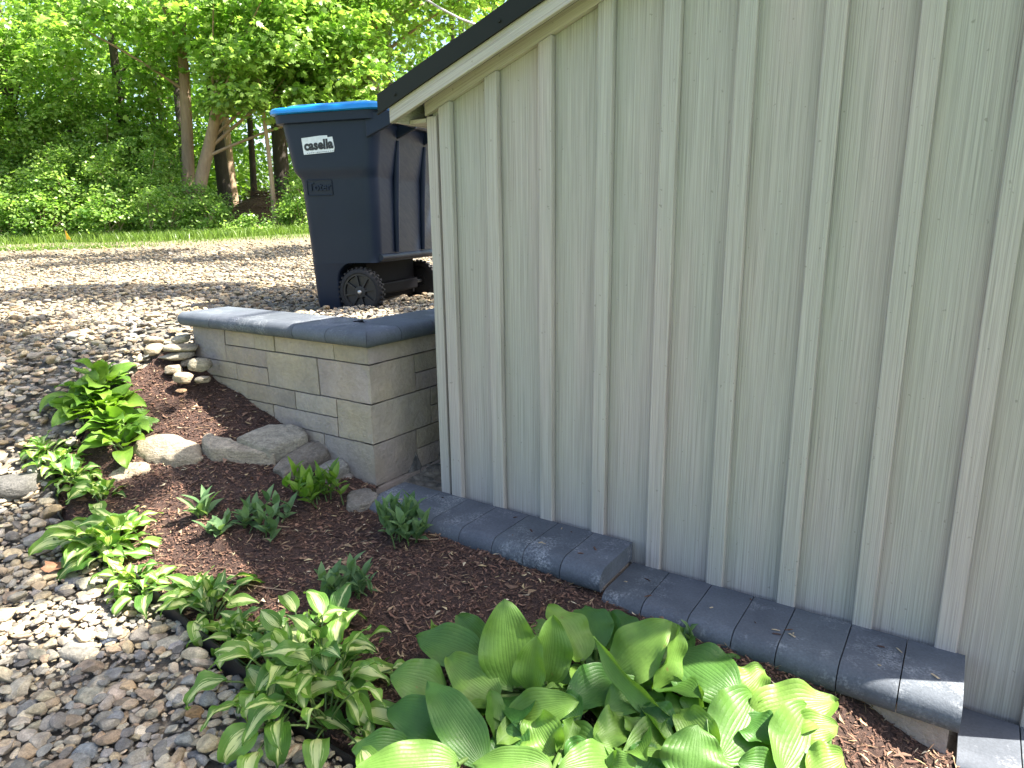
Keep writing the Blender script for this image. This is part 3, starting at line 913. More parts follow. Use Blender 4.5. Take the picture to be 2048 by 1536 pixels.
for yy in (-.055, .22, .60, .875):
    v, f = [], [(0, 1, 2, 3), (7, 6, 5, 4), (0, 4, 5, 1), (1, 5, 6, 2), (2, 6, 7, 3), (3, 7, 4, 0)]
    for y in (yy - .012, yy + .012):
        v += [(.44, y, .97), (.44, y, 1.105), (.61, y, 1.10), (.615, y, 1.04)]
    mb.add(v, f)
bevel(mb.build('handle', M['bin'], tbin, False), .006)
lid = MB(); lr = []
X0, X1, Y0, Y1 = -.178, .565, -.105, .925
for ins, z in ((.012, 1.114), (.0, 1.119), (0, 1.137), (.006, 1.143), (.03, 1.145), (.045, 1.147), (.06, 1.157), (.075, 1.161), (.16, 1.172), (.24, 1.179), (.33, 1.182)):
    rg = rring(X0 + ins * 1.15, X1 - ins * .8, Y0 + ins, Y1 - ins, .09, z)
    rg[:, 2] += (.012 * np.sin((rg[:, 0] - X0) / (X1 - X0) * math.pi) + .010 * np.sin((rg[:, 0] - X0) / (X1 - X0) * 2 * math.pi) * 0) * (z > 1.12) - .008 * np.clip((-.0 - rg[:, 0]) / .17, 0, 1) * (z > 1.16)
    lr.append(rg)
loft(lid, lr)
lid.tube(np.array([(X1 - .01, -.06, 1.122), (X1 - .01, .88, 1.122)]), .016, 10)
lo = lid.build('lid', M['lid'], tbin); m_ = lo.modifiers.new('edge', 'EDGE_SPLIT'); m_.split_angle = R_(45)


def lathe_y(mb, prof, cx, cz, n=40):
    """profile of (radius, y) turned about the y axis through (cx, cz)"""
    prof = np.array(prof); th = np.linspace(0, 2 * np.pi, n, endpoint=False); k = len(prof)
    V = np.stack([cx + prof[:, None, 0] * np.cos(th)[None], np.broadcast_to(prof[:, None, 1], (k, n)), cz + prof[:, None, 0] * np.sin(th)[None]], -1).reshape(-1, 3)
    i = np.arange(k - 1)[:, None] * n; j = np.arange(n)[None]; j2 = (j + 1) % n
    mb.add(V, np.stack([i + j, i + n + j, i + n + j2, i + j2], -1).reshape(-1, 4))


for yo, sg in ((-.022, 1), (.842, -1)):
    Yf = lambda d: yo + sg * d
    cx, cz, R = .313, .115, .138
    mb = MB(); lathe_y(mb, [(.105, Yf(.006)), (.112, Yf(0)), (.126, Yf(.001)), (.134, Yf(.007)), (R, Yf(.013)), (R, Yf(.040)), (.134, Yf(.046)), (.105, Yf(.046))], cx, cz, 48)
    for a in np.linspace(0, 2 * np.pi, 30, endpoint=False):   # tread lugs
        for dy, da in ((.005, 0), (.029, .105)):
            r0, r1, hw = R - .004, R + .0075, .042
            v = [(cx + r * math.cos(a + da + q), Yf(y), cz + r * math.sin(a + da + q)) for r in (r0, r1) for q in (-hw, hw) for y in (dy, dy + .019)]
            mb.add(v, [(0, 1, 3, 2), (4, 6, 7, 5), (0, 4, 5, 1), (2, 3, 7, 6), (0, 2, 6, 4), (1, 5, 7, 3)])
    wheel = mb.build('wheel', M['tyre'], tbin); e_ = wheel.modifiers.new('edge', 'EDGE_SPLIT'); e_.split_angle = R_(35)
    mb = MB(); lathe_y(mb, [(.107, Yf(.012)), (.107, Yf(.003)), (.098, Yf(.003)), (.094, Yf(.014)), (.040, Yf(.016)), (.034, Yf(.004)), (.018, Yf(.002)), (.0005, Yf(.002))], cx, cz, 48)
    for a in np.linspace(0.2, 2 * np.pi + .2, 8, endpoint=False):
        ca, sa = math.cos(a), math.sin(a)
        v = [(cx + r * ca - t * sa, Yf(y), cz + r * sa + t * ca) for r in (.03, .1) for t in (-.005, .005) for y in (.004, .016)]
        mb.add(v, [(0, 1, 3, 2), (4, 6, 7, 5), (0, 4, 5, 1), (2, 3, 7, 6), (0, 2, 6, 4), (1, 5, 7, 3)])
    rim = mb.build('rim', M['rim'], wheel); e_ = rim.modifiers.new('edge', 'EDGE_SPLIT'); e_.split_angle = R_(35)
    mb = MB(); lathe_y(mb, [(.0135, Yf(.003)), (.0135, Yf(-.002)), (.009, Yf(-.006)), (.0003, Yf(-.0065))], cx, cz, 14); mb.build('hub_cap', M['steel'], rim)

# sticker and moulded plate on the side
_, _, ys_, _ = body_dims(.94)
st_o = np.array([(435, 580), (745, 558), (749, 584), (806, 580), (823, 690), (811, 731), (452, 746)], float)
uv = np.stack([(st_o[:, 0] - 630) / 380 * .205, -(st_o[:, 1] - 655) / 380 * .205], 1)
ctr = (.133, .945)


def plate(mb, poly, y0, y1, cx, cz):
    n = len(poly); v = [(cx + a, y, cz + b) for y in (y0, y1) for a, b in poly]
    f = [(q, (q + 1) % n, n + (q + 1) % n, n + q) for q in range(n)]
    mb.add(v, f)
    c = [(cx, y0, cz)] + v[:n]; mb.add(c, [(0, 1 + (q + 1) % n, 1 + q) for q in range(n)])


mb = MB(); plate(mb, uv, ys_ - .0022, ys_ + .004, *ctr)
for q in range(16):
    pass
stick = mb.build('sticker', M['white'], tbin, False)


def put_text(name, txt, size, y, cx, cz, mat, parent, rot=0.0, offset=0.0, extrude=.0004, spacing=1.0, sx=1.0):
    me = text_mesh(txt, size, offset, extrude, spacing); me.materials.append(mat)
    me.transform(Matrix.Translation((cx, y, cz)) @ Matrix.Rotation(-rot, 4, 'Y') @ Matrix.Diagonal((sx, 1, 1, 1)) @ Matrix.Rotation(R_(90), 4, 'X'))
    me.attributes.new('col', 'FLOAT_COLOR', 'POINT')
    o = bpy.data.objects.new(name, me); COL.objects.link(o); o.parent = parent; return o


put_text('lettering', 'casella', .070, ys_ - .003, ctr[0] + .003, ctr[1] - .001, M['ink'], stick, R_(2.2), .0034, .0005, 1.02, 1.0)
mb = MB()
for q in range(14):
    x = -.075 + q * .0125; b = .0095 * rng.uniform(.5, 1)
    mb.box(ctr[0] + x, ctr[0] + x + b, ys_ - .0026, ys_ - .0021, ctr[1] - .0405 + x * .04, ctr[1] - .0375 + x * .04)
mb.build('small_print', M['ink'], stick, False)
_, _, yp_, _ = body_dims(.71)
mb = MB(); fr = [(.03, .672), (.185, .672), (.19, .677), (.19, .752), (.185, .757), (.03, .757), (.025, .752), (.025, .677), (.03, .672)]
mb.tube(np.array([(a, yp_ - .002 - (b - .71) * .06, b) for a, b in fr]), .0028, 6, cap=False)
emb = mb.build('moulded_plate', M['bin'], tbin)
put_text('lettering', 'Toter', .062, yp_ - .0035, .108, .718, M['bin'], emb, 0, .001, .003)

# ================================================================== FIELD STONES
def stone_obj(name, mb, label, group, mat=None, cat='stone'):
    return tag(mb.build(name, mat or M['rock']), label, cat, group)


def px_poly(poly, off, sc, z):
    out = []
    for a, b in poly:
        v = ray(off[0] + a / sc, off[1] + b / sc); out.append(v * (z / v[2]))
    return np.array(out)


def px_ground(poly, off, sc, h):
    out = []
    for a, b in poly:
        v = ray(off[0] + a / sc, off[1] + b / sc); t = np.linspace(1.0, 6, 2500); P = v[None] * t[:, None]
        out.append(P[int(np.argmax(P[:, 2] - ground_z(P[:, 0], P[:, 1]) - h < 0))])
    return np.array(out)


def slab(poly, thick, col, seed, dome=.0, n=56, rough=.006, tiltv=(0, 0)):
    """a flat stone with the given top outline (world xyz), soft uneven edges"""
    P = np.asarray(poly); d = np.r_[0, np.cumsum(np.linalg.norm(np.diff(np.r_[P, P[:1]], axis=0), axis=1))]
    t = np.linspace(0, d[-1], n, endpoint=False); Q = np.stack([np.interp(t, d, np.r_[P[:, k], P[0, k]]) for k in range(3)], 1)
    for _ in range(1):
        Q = .25 * np.roll(Q, 1, 0) + .5 * Q + .25 * np.roll(Q, -1, 0)
    c = Q.mean(0); rings = []
    b = min(.011, thick * .3)
    for s_, dz in ((.02, dome), (.3, dome * .92), (.55, dome * .72), (.78, dome * .4), (.92, dome * .12 - b * .12), (.98, -b * .45), (1.0, -b), (1.01, -thick * .6), (.97, -thick)):
        g = c + (Q - c) * s_; g[:, 2] += dz; rings.append(g)
    V = np.concatenate(rings); k = len(rings)
    V += rough * fbm(V * 16 + seed, 4, seed)[:, None] * np.array([1, 1, .8]) * 1.9 + .0018 * fbm(V * 70 + seed, 3, seed + 5)[:, None]
    V[:, :2] += (rough * .8 * fbm(V * np.array([60, 60, 9]) + seed, 3, seed + 2))[:, None]
    V[:, 2] += (V[:, 0] - c[0]) * tiltv[0] + (V[:, 1] - c[1]) * tiltv[1]
    i = np.arange(k - 1)[:, None] * n; j = np.arange(n)[None]; j2 = (j + 1) % n
    F = np.stack([i + j, i + n + j, i + n + j2, i + j2], -1).reshape(-1, 4)
    A = sum(Q[q, 0] * Q[(q + 1) % n, 1] - Q[(q + 1) % n, 0] * Q[q, 1] for q in range(n))
    if A < 0:
        F = F[:, ::-1]
    mb = MB().add(V, F, col); c0_ = np.r_[V[:n], V[:n].mean(0)[None]]
    mb.add(c0_, [(q, (q + 1) % n, n) if A > 0 else ((q + 1) % n, q, n) for q in range(n)], col)
    return mb


O4, S4 = (240, 580), 2.954
g1 = 'flat stones stepping through the mulch'
zA = gz(*ground_at(335, 900)[:2])
stone_obj('boulder', slab(px_ground([(62, 945), (90, 885), (190, 852), (330, 850), (430, 880), (490, 920), (497, 975), (430, 1000), (310, 1020), (200, 985), (80, 955)], O4, S4, .03), .10, (.29, .243, .175), 3, .028), 'large flat oval tan stone set in the sunny mulch', g1)
zB = gz(*ground_at(258, 945)[:2])
stone_obj('boulder', slab(px_ground([(725, 1220), (745, 1180), (830, 1130), (900, 1100), (1000, 1110), (1035, 1140), (1000, 1170), (900, 1195), (780, 1240)], (0, 600), 3.4125, .012), .06, (.34, .275, .19), 9, .008, rough=.008), 'small pale rough stone barely showing above the mulch', g1)
zC_ = gz(*ground_at(475, 930)[:2])
stone_obj('boulder', slab(px_ground([(520, 835), (490, 850), (466, 885), (505, 908), (548, 945), (700, 948), (830, 962), (922, 966), (905, 938), (800, 903), (690, 888), (600, 868)], O4, S4, .062), .10, (.30, .257, .195), 5, .004, rough=.004), 'pale wedge shaped stone with a flared end, between oval stone and wall', g1)
zD = gz(*ground_at(560, 885)[:2])
stone_obj('boulder', slab(px_ground([(680, 868), (760, 830), (880, 783), (1010, 785), (1090, 812), (1114, 848), (1050, 880), (912, 925), (880, 935), (790, 905)], O4, S4, .085), .075, (.265, .243, .195), 7, .006, rough=.004), 'grey slab half in shade against the block wall, behind the wedge stone', g1)
zE = gz(*ground_at(610, 935)[:2])
stone_obj('boulder', slab(px_ground([(905, 1035), (925, 1000), (975, 960), (1080, 915), (1190, 892), (1240, 930), (1236, 965), (1130, 1015), (1000, 1065), (950, 1085)], O4, S4, .05), .07, (.17, .148, .118), 11, .006, rough=.010, tiltv=(.12, .0)), 'dark layered slab with cracked edges beside the block wall', g1)
zF = gz(*ground_at(665, 945)[:2])
stone_obj('boulder', slab(px_ground([(1150, 1045), (1240, 1000), (1310, 998), (1358, 1030), (1290, 1062), (1190, 1085)], O4, S4, .05), .05, (.22, .21, .18), 13, .004), 'thin dark slab partly hidden by the leafy clump near the wall corner', g1)
zH = gz(*ground_at(715, 990)[:2])
stone_obj('boulder', slab(px_ground([(1335, 1215), (1360, 1180), (1440, 1165), (1525, 1200), (1505, 1240), (1400, 1275), (1340, 1255)], O4, S4, .035), .06, (.22, .195, .16), 17, .003), 'small flat stone at the foot of the block wall corner', g1)


def cobble(px, py, rx, ry, Yd, col, seed, depth=.85, yaw=0.0, sub=4, cut=3, tilt=0.0):
    P = at_y(px, py, Yd); k = Yd / 1391.0
    v, f = ICO[sub]; v = v.copy(); rg = np.random.default_rng(seed)
    v = np.sign(v) * np.abs(v) ** .72; v *= .97
    for _ in range(cut + 5):
        a = rg.normal(size=3); a /= np.linalg.norm(a); e = v @ a - rg.uniform(.62, .95); v -= np.maximum(e, 0)[:, None] * a * .88
    v *= (1 + .10 * fbm(v * 1.4 + seed, 3, seed) + .02 * fbm(v * 7 + seed, 3, seed))[:, None]
    v = v * np.array([rx * k, rx * k * depth, ry * k])
    ct, st = math.cos(tilt), math.sin(tilt); v = v @ np.array([[ct, 0, st], [0, 1, 0], [-st, 0, ct]])
    c, s_ = math.cos(yaw), math.sin(yaw); v = v @ np.array([[c, s_, 0], [-s_, c, 0], [0, 0, 1]])
    return MB().add(v + P, f, col)


stone_obj('rock', cobble(240 + 1325 / S4, 580 + 1132 / S4, 66 / S4, 58 / S4, 2.66, (.26, .23, .195), 21), 'round grey brown rock half buried by the base of the block wall', g1)
g2 = 'stones stacked at the free end of the block wall'
o5 = lambda x, y: (250 + x / 5.851, 560 + y / 5.851)
for (x, y, rx, ry, Yd, col, sd, dp, tl, lab) in [
    (335, 705, 118, 56, 3.27, (.33, .265, .19), 31, .8, .0, 'brown rounded stone on top left of the small stack by the wall'),
    (655, 690, 125, 50, 3.24, (.33, .30, .23), 32, .8, .12, 'grey tan stone on top of the stack touching the wall end'),
    (480, 715, 52, 34, 3.34, (.22, .17, .12), 40, .9, .3, 'small dark brown stone wedged between the two topmost stack stones'),
    (345, 815, 112, 72, 3.22, (.36, .30, .21), 33, .8, .05, 'thick tan stone at the left of the stack, second layer'),
    (655, 792, 205, 46, 3.20, (.34, .30, .22), 34, .55, -.03, 'long flat tan stone in the middle of the stack by the wall'),
    (600, 888, 215, 52, 3.19, (.35, .32, .26), 35, .5, .05, 'long pale flat stone under the middle of the stack'),
    (725, 965, 92, 48, 3.19, (.24, .21, .165), 36, .8, .2, 'small brown stone under the stack beside the round rock'),
    (880, 1003, 136, 97, 3.10, (.27, .25, .19), 37, .8, -.1, 'large round grey rock leaning on the block wall'),
    (580, 1045, 112, 55, 3.12, (.44, .37, .27), 38, .8, .0, 'pale flat stone below the stack behind the tan egg shaped one'),
    (670, 1138, 132, 68, 3.04, (.42, .34, .24), 39, .75, -.25, 'smooth tan egg shaped stone at the edge of the mulch'),
    (915, 1165, 98, 38, 3.03, (.30, .27, .21), 41, .8, .0, 'small grey stone in mulch under the round rock'),
    (245, 925, 60, 30, 3.2, (.13, .115, .10), 42, .8, .0, 'small dark stone at the bottom left of the stack'),
    (655, 1298, 66, 26, 2.92, (.34, .22, .13), 43, .8, .0, 'small orange brown stone flush with the mulch by lime leaves')]:
    px_, py_ = o5(x, y); col = tuple(np.array(col) * [.92, .89, .84])
    stone_obj('rock', cobble(px_, py_, rx / 5.7, ry / 5.6, Yd, col, sd, dp, .2, 4, 3, tl), lab, g2)
g3 = 'big loose stones lying on the gravel'
for (px_, py_, rx, ry, dz, col, sd, lab) in [
    (28, 972, 58, 22, .0, (.11, .106, .095), 51, 'broad flat dark slab lying on gravel at the left of the bed'),
    (478, 1518, 34, 26, .0, (.075, .085, .11), 52, 'dark blue grey stone in the gravel below the variegated hosta'),
    (222, 1275, 23, 16, .0, (.13, .15, .185), 53, 'bluish angular stone in the sunny gravel'),
    (180, 1395, 34, 24, .0, (.30, .28, .21), 54, 'squarish grey tan stone in the lower gravel'),
    (252, 1375, 25, 19, .0, (.40, .29, .17), 55, 'small yellow tan wedge stone in the lower gravel'),
    (388, 1425, 25, 17, .0, (.33, .20, .09), 56, 'orange brown stone in the gravel near the variegated hosta'),
    (158, 1300, 44, 16, .0, (.24, .225, .19), 57, 'long grey stone on the edge of the lit gravel'),
    (225, 1442, 26, 24, .0, (.17, .175, .175), 58, 'grey pointed stone near the bottom of the gravel'),
    (148, 1165, 24, 12, .0, (.15, .155, .16), 59, 'grey wedge stone beside the dry brown leaf'),
    (72, 1455, 20, 17, .0, (.27, .24, .16), 60, 'smooth olive tan egg stone in the shaded gravel'),
    (170, 1505, 30, 17, .0, (.20, .215, .215), 61, 'pale grey flat stone at the bottom of the gravel')]:
    G = ground_at(px_, py_)
    stone_obj('rock', cobble(px_, py_, rx, ry, G[1] - .005, col, sd, .8, rng.uniform(-.4, .4), 4, 5), lab, g3)

# ================================================================== LANDSCAPE EDGING
e_s = np.concatenate([np.linspace(-.9, 2.8, 60), np.linspace(2.82, 3.2, 16)])
e_o = np.interp(e_s, _es, _eo) + .004
E0 = np.stack([W(a, b, 0) for a, b in zip(e_s, e_o)]); zE0 = ground_z(E0[:, 0], E0[:, 1])
top = np.where((e_s > 1.3) & (e_s < 2.2), .046, .016) + .006 * np.sin(e_s * 9)
prev = None; mb = MB(); V = []
for k in range(len(E0)):
    for dy, dz in ((0, -.06), (0, top[k]), (.007, top[k] + .002), (.007, -.06)):
        V.append(E0[k] + nv * dy + np.array([0, 0, zE0[k] + dz]))
n = len(E0); i = np.arange(n - 1)[:, None] * 4; j = np.arange(4)[None]; j2 = (j + 1) % 4
mb.add(V, np.stack([i + j, i + j2, i + 4 + j2, i + 4 + j], -1).reshape(-1, 4))
tag(mb.build('landscape_edging', M['edging'], smooth=False), 'black plastic edging strip between mulch and gravel', 'garden edging')

# ================================================================== GARDEN PLANTS
def leaf_local(L, Wd, arch, cup, fold, wave, twist, curl, nu=12, nv=8, peak=.42, tip=.85, ph=0.0, heart=.0, side=0.0, hosta=True):
    """leaf along +Y from the origin, face +Z; returns verts (n,3), uv (n,2), faces"""
    u = np.linspace(0, 1, nu + 1); v = np.linspace(-1, 1, nv + 1)
    p = peak * tip / (1 - peak)
    wd = (np.maximum(u, 1e-6) ** p) * ((1 - u) ** tip) if not hosta else (1 - (1 - u) ** 3.2) ** .62 * (1 - u ** 2.1) ** (tip * 1.25) * (1 - .12 * u); wd /= wd.max(); wd = np.maximum(wd * Wd / 2, .0006)
    a = arch / 2 - arch * u - curl * np.maximum(u - .75, 0) ** 1.5 * 8
    du = L / nu; am = (a[1:] + a[:-1]) / 2
    y = np.r_[0, np.cumsum(np.cos(am) * du)]; z = np.r_[0, np.cumsum(np.sin(am) * du)]
    xside = side * L * u ** 2
    U, Vv = np.meshgrid(u, v, indexing='ij')
    wv = wave * np.sin(U * 2 * np.pi * 2.3 + ph + Vv * .8) * np.abs(Vv) ** 1.6 * Wd
    h = cup * wd[:, None] * Vv ** 2 + fold * wd[:, None] * (np.sqrt(Vv ** 2 + .02) - .14) + wv
    tw = (twist * u)[:, None]
    lx = wd[:, None] * Vv * np.cos(tw) - h * np.sin(tw); lz = wd[:, None] * Vv * np.sin(tw) + h * np.cos(tw)
    # heart-shaped base: shoulders swing back past the petiole
    back = -heart * Wd * np.exp(-(U / .12) ** 2) * Vv ** 2
    nx_, nz_ = -np.sin(a), np.cos(a)
    X = lx + xside[:, None]; Y = y[:, None] + lz * nx_[:, None] + back * np.cos(a)[:, None]; Zc = z[:, None] + lz * nz_[:, None]
    P = np.stack([X, Y, Zc], -1).reshape(-1, 3)
    k = nv + 1; i = np.arange(nu)[:, None] * k + np.arange(nv)[None]
    F = np.stack([i, i + 1, i + k + 1, i + k], -1).reshape(-1, 4)
    return P, np.stack([U, Vv], -1).reshape(-1, 2), F, np.array([xside[-1], y[-1], z[-1]])


def put_leaf(mb, P, uv, F, rnd, R, base):
    l = np.concatenate([uv, np.full((len(uv), 1), rnd)], 1)
    mb.add(P @ R.T + base, F, None, l)


def leaf_between(mb, B, T, width, hint, arch=.5, cup=.15, fold=.15, wave=.03, twist=0., curl=.0, rnd=.5, **kw):
    B = np.asarray(B, float); T = np.asarray(T, float); L = np.linalg.norm(T - B) * 1.04
    P, uv, F, tp = leaf_local(L, width, arch, cup, fold, wave, twist, curl, **kw)
    y = (T - B) / np.linalg.norm(T - B); h = np.asarray(hint, float); x = np.cross(y, h); x /= np.linalg.norm(x); z = np.cross(x, y)
    G = np.stack([x, y, z], 1)
    ty = tp / np.linalg.norm(tp); tx = np.cross(ty, [0, 0, 1.]); tx /= np.linalg.norm(tx); tz = np.cross(tx, ty)
    Lc = np.stack([tx, ty, tz], 1)
    R = G @ Lc.T; P = P * (np.linalg.norm(T - B) / np.linalg.norm(tp))
    put_leaf(mb, P, uv, F, rnd, R, B)


def petiole(mb, C, B, r0=.005, r1=.0035, bow=.25):
    C = np.asarray(C); B = np.asarray(B); t = np.linspace(0, 1, 7)[:, None]
    hor = B - C; mid = C + hor * .4 + np.array([0, 0, abs(hor[2]) * bow])
    P = (1 - t) ** 2 * C + 2 * t * (1 - t) * mid + t ** 2 * B
    mb.tube(P, np.linspace(r0, r1, 7), 6)


def rotz_frame(az):
    d = np.array([math.cos(az), math.sin(az), 0]); return d


def rosette(leaves, stalks, C, n, L, Wd, stalk, elev=(20, 80), arch=(1.0, 2.0), twist=.5, seed=0, az=(0, 360), wave=.05, curl=.12, nu=10, nv=6, fold=.2, cup=.1, heart=.05, tip=.85):
    rg = np.random.default_rng(seed); a0 = rg.uniform(0, 360)
    for k in range(n):
        f = (k + .5) / n
        a = R_(az[0] + ((a0 + k * 137.5) % 360) / 360 * (az[1] - az[0]) + rg.normal(0, 8))
        el = R_(elev[0] + (elev[1] - elev[0]) * f + rg.normal(0, 7)); sl_ = rg.uniform(*stalk) * (.75 + .35 * (1 - f))
        d = np.array([math.cos(a) * math.cos(el), math.sin(a) * math.cos(el), math.sin(el)])
        B = np.asarray(C) + d * sl_ + np.array([rg.normal(0, .008), rg.normal(0, .008), 0])
        ln = rg.uniform(*L) * (.8 + .25 * (1 - f)); wd = rg.uniform(*Wd) * ln / np.mean(L)
        ar = rg.uniform(*arch) * (.55 + .6 * (1 - f))
        e1 = el - .15
        P, uv, F, tp = leaf_local(ln, wd, ar, cup + rg.normal(0, .05), fold + rg.normal(0, .06), wave * rg.uniform(.4, 1.3), rg.normal(0, twist), curl * rg.uniform(0, 2), nu, nv, ph=rg.uniform(0, 6), heart=heart, side=rg.normal(0, .12), tip=tip)
        # tilt so that the leaf sets off at the stalk's own slope, less the half arch built in
        t = e1 - ar / 2; ct, st = math.cos(t), math.sin(t)
        Rx = np.array([[1, 0, 0], [0, ct, -st], [0, st, ct]]); ro = rg.normal(0, .25); Ry = np.array([[math.cos(ro), 0, math.sin(ro)], [0, 1, 0], [-math.sin(ro), 0, math.cos(ro)]])
        ca, sa = math.cos(a - math.pi / 2), math.sin(a - math.pi / 2)
        Rz = np.array([[ca, -sa, 0], [sa, ca, 0], [0, 0, 1]])
        put_leaf(leaves, P, uv, F, rg.uniform(0, 1), Rz @ Rx @ Ry, B)
        petiole(stalks, np.asarray(C) + np.array([rg.normal(0, .012), rg.normal(0, .012), -.01]), B, .0035, .0022)


def plant(name, label, cat, C, build_fn, leafmat, group=None, stalkmat=None):
    root = empty(name, C, label, cat, group)
    lf, st = MB(), MB(); build_fn(lf, st)
    for mb in (lf, st):
        for v in mb.v:
            v -= np.asarray(C)
    lf.build('leaves', leafmat, root); st.build('stalks', stalkmat or M['stalk'], root)
    return root


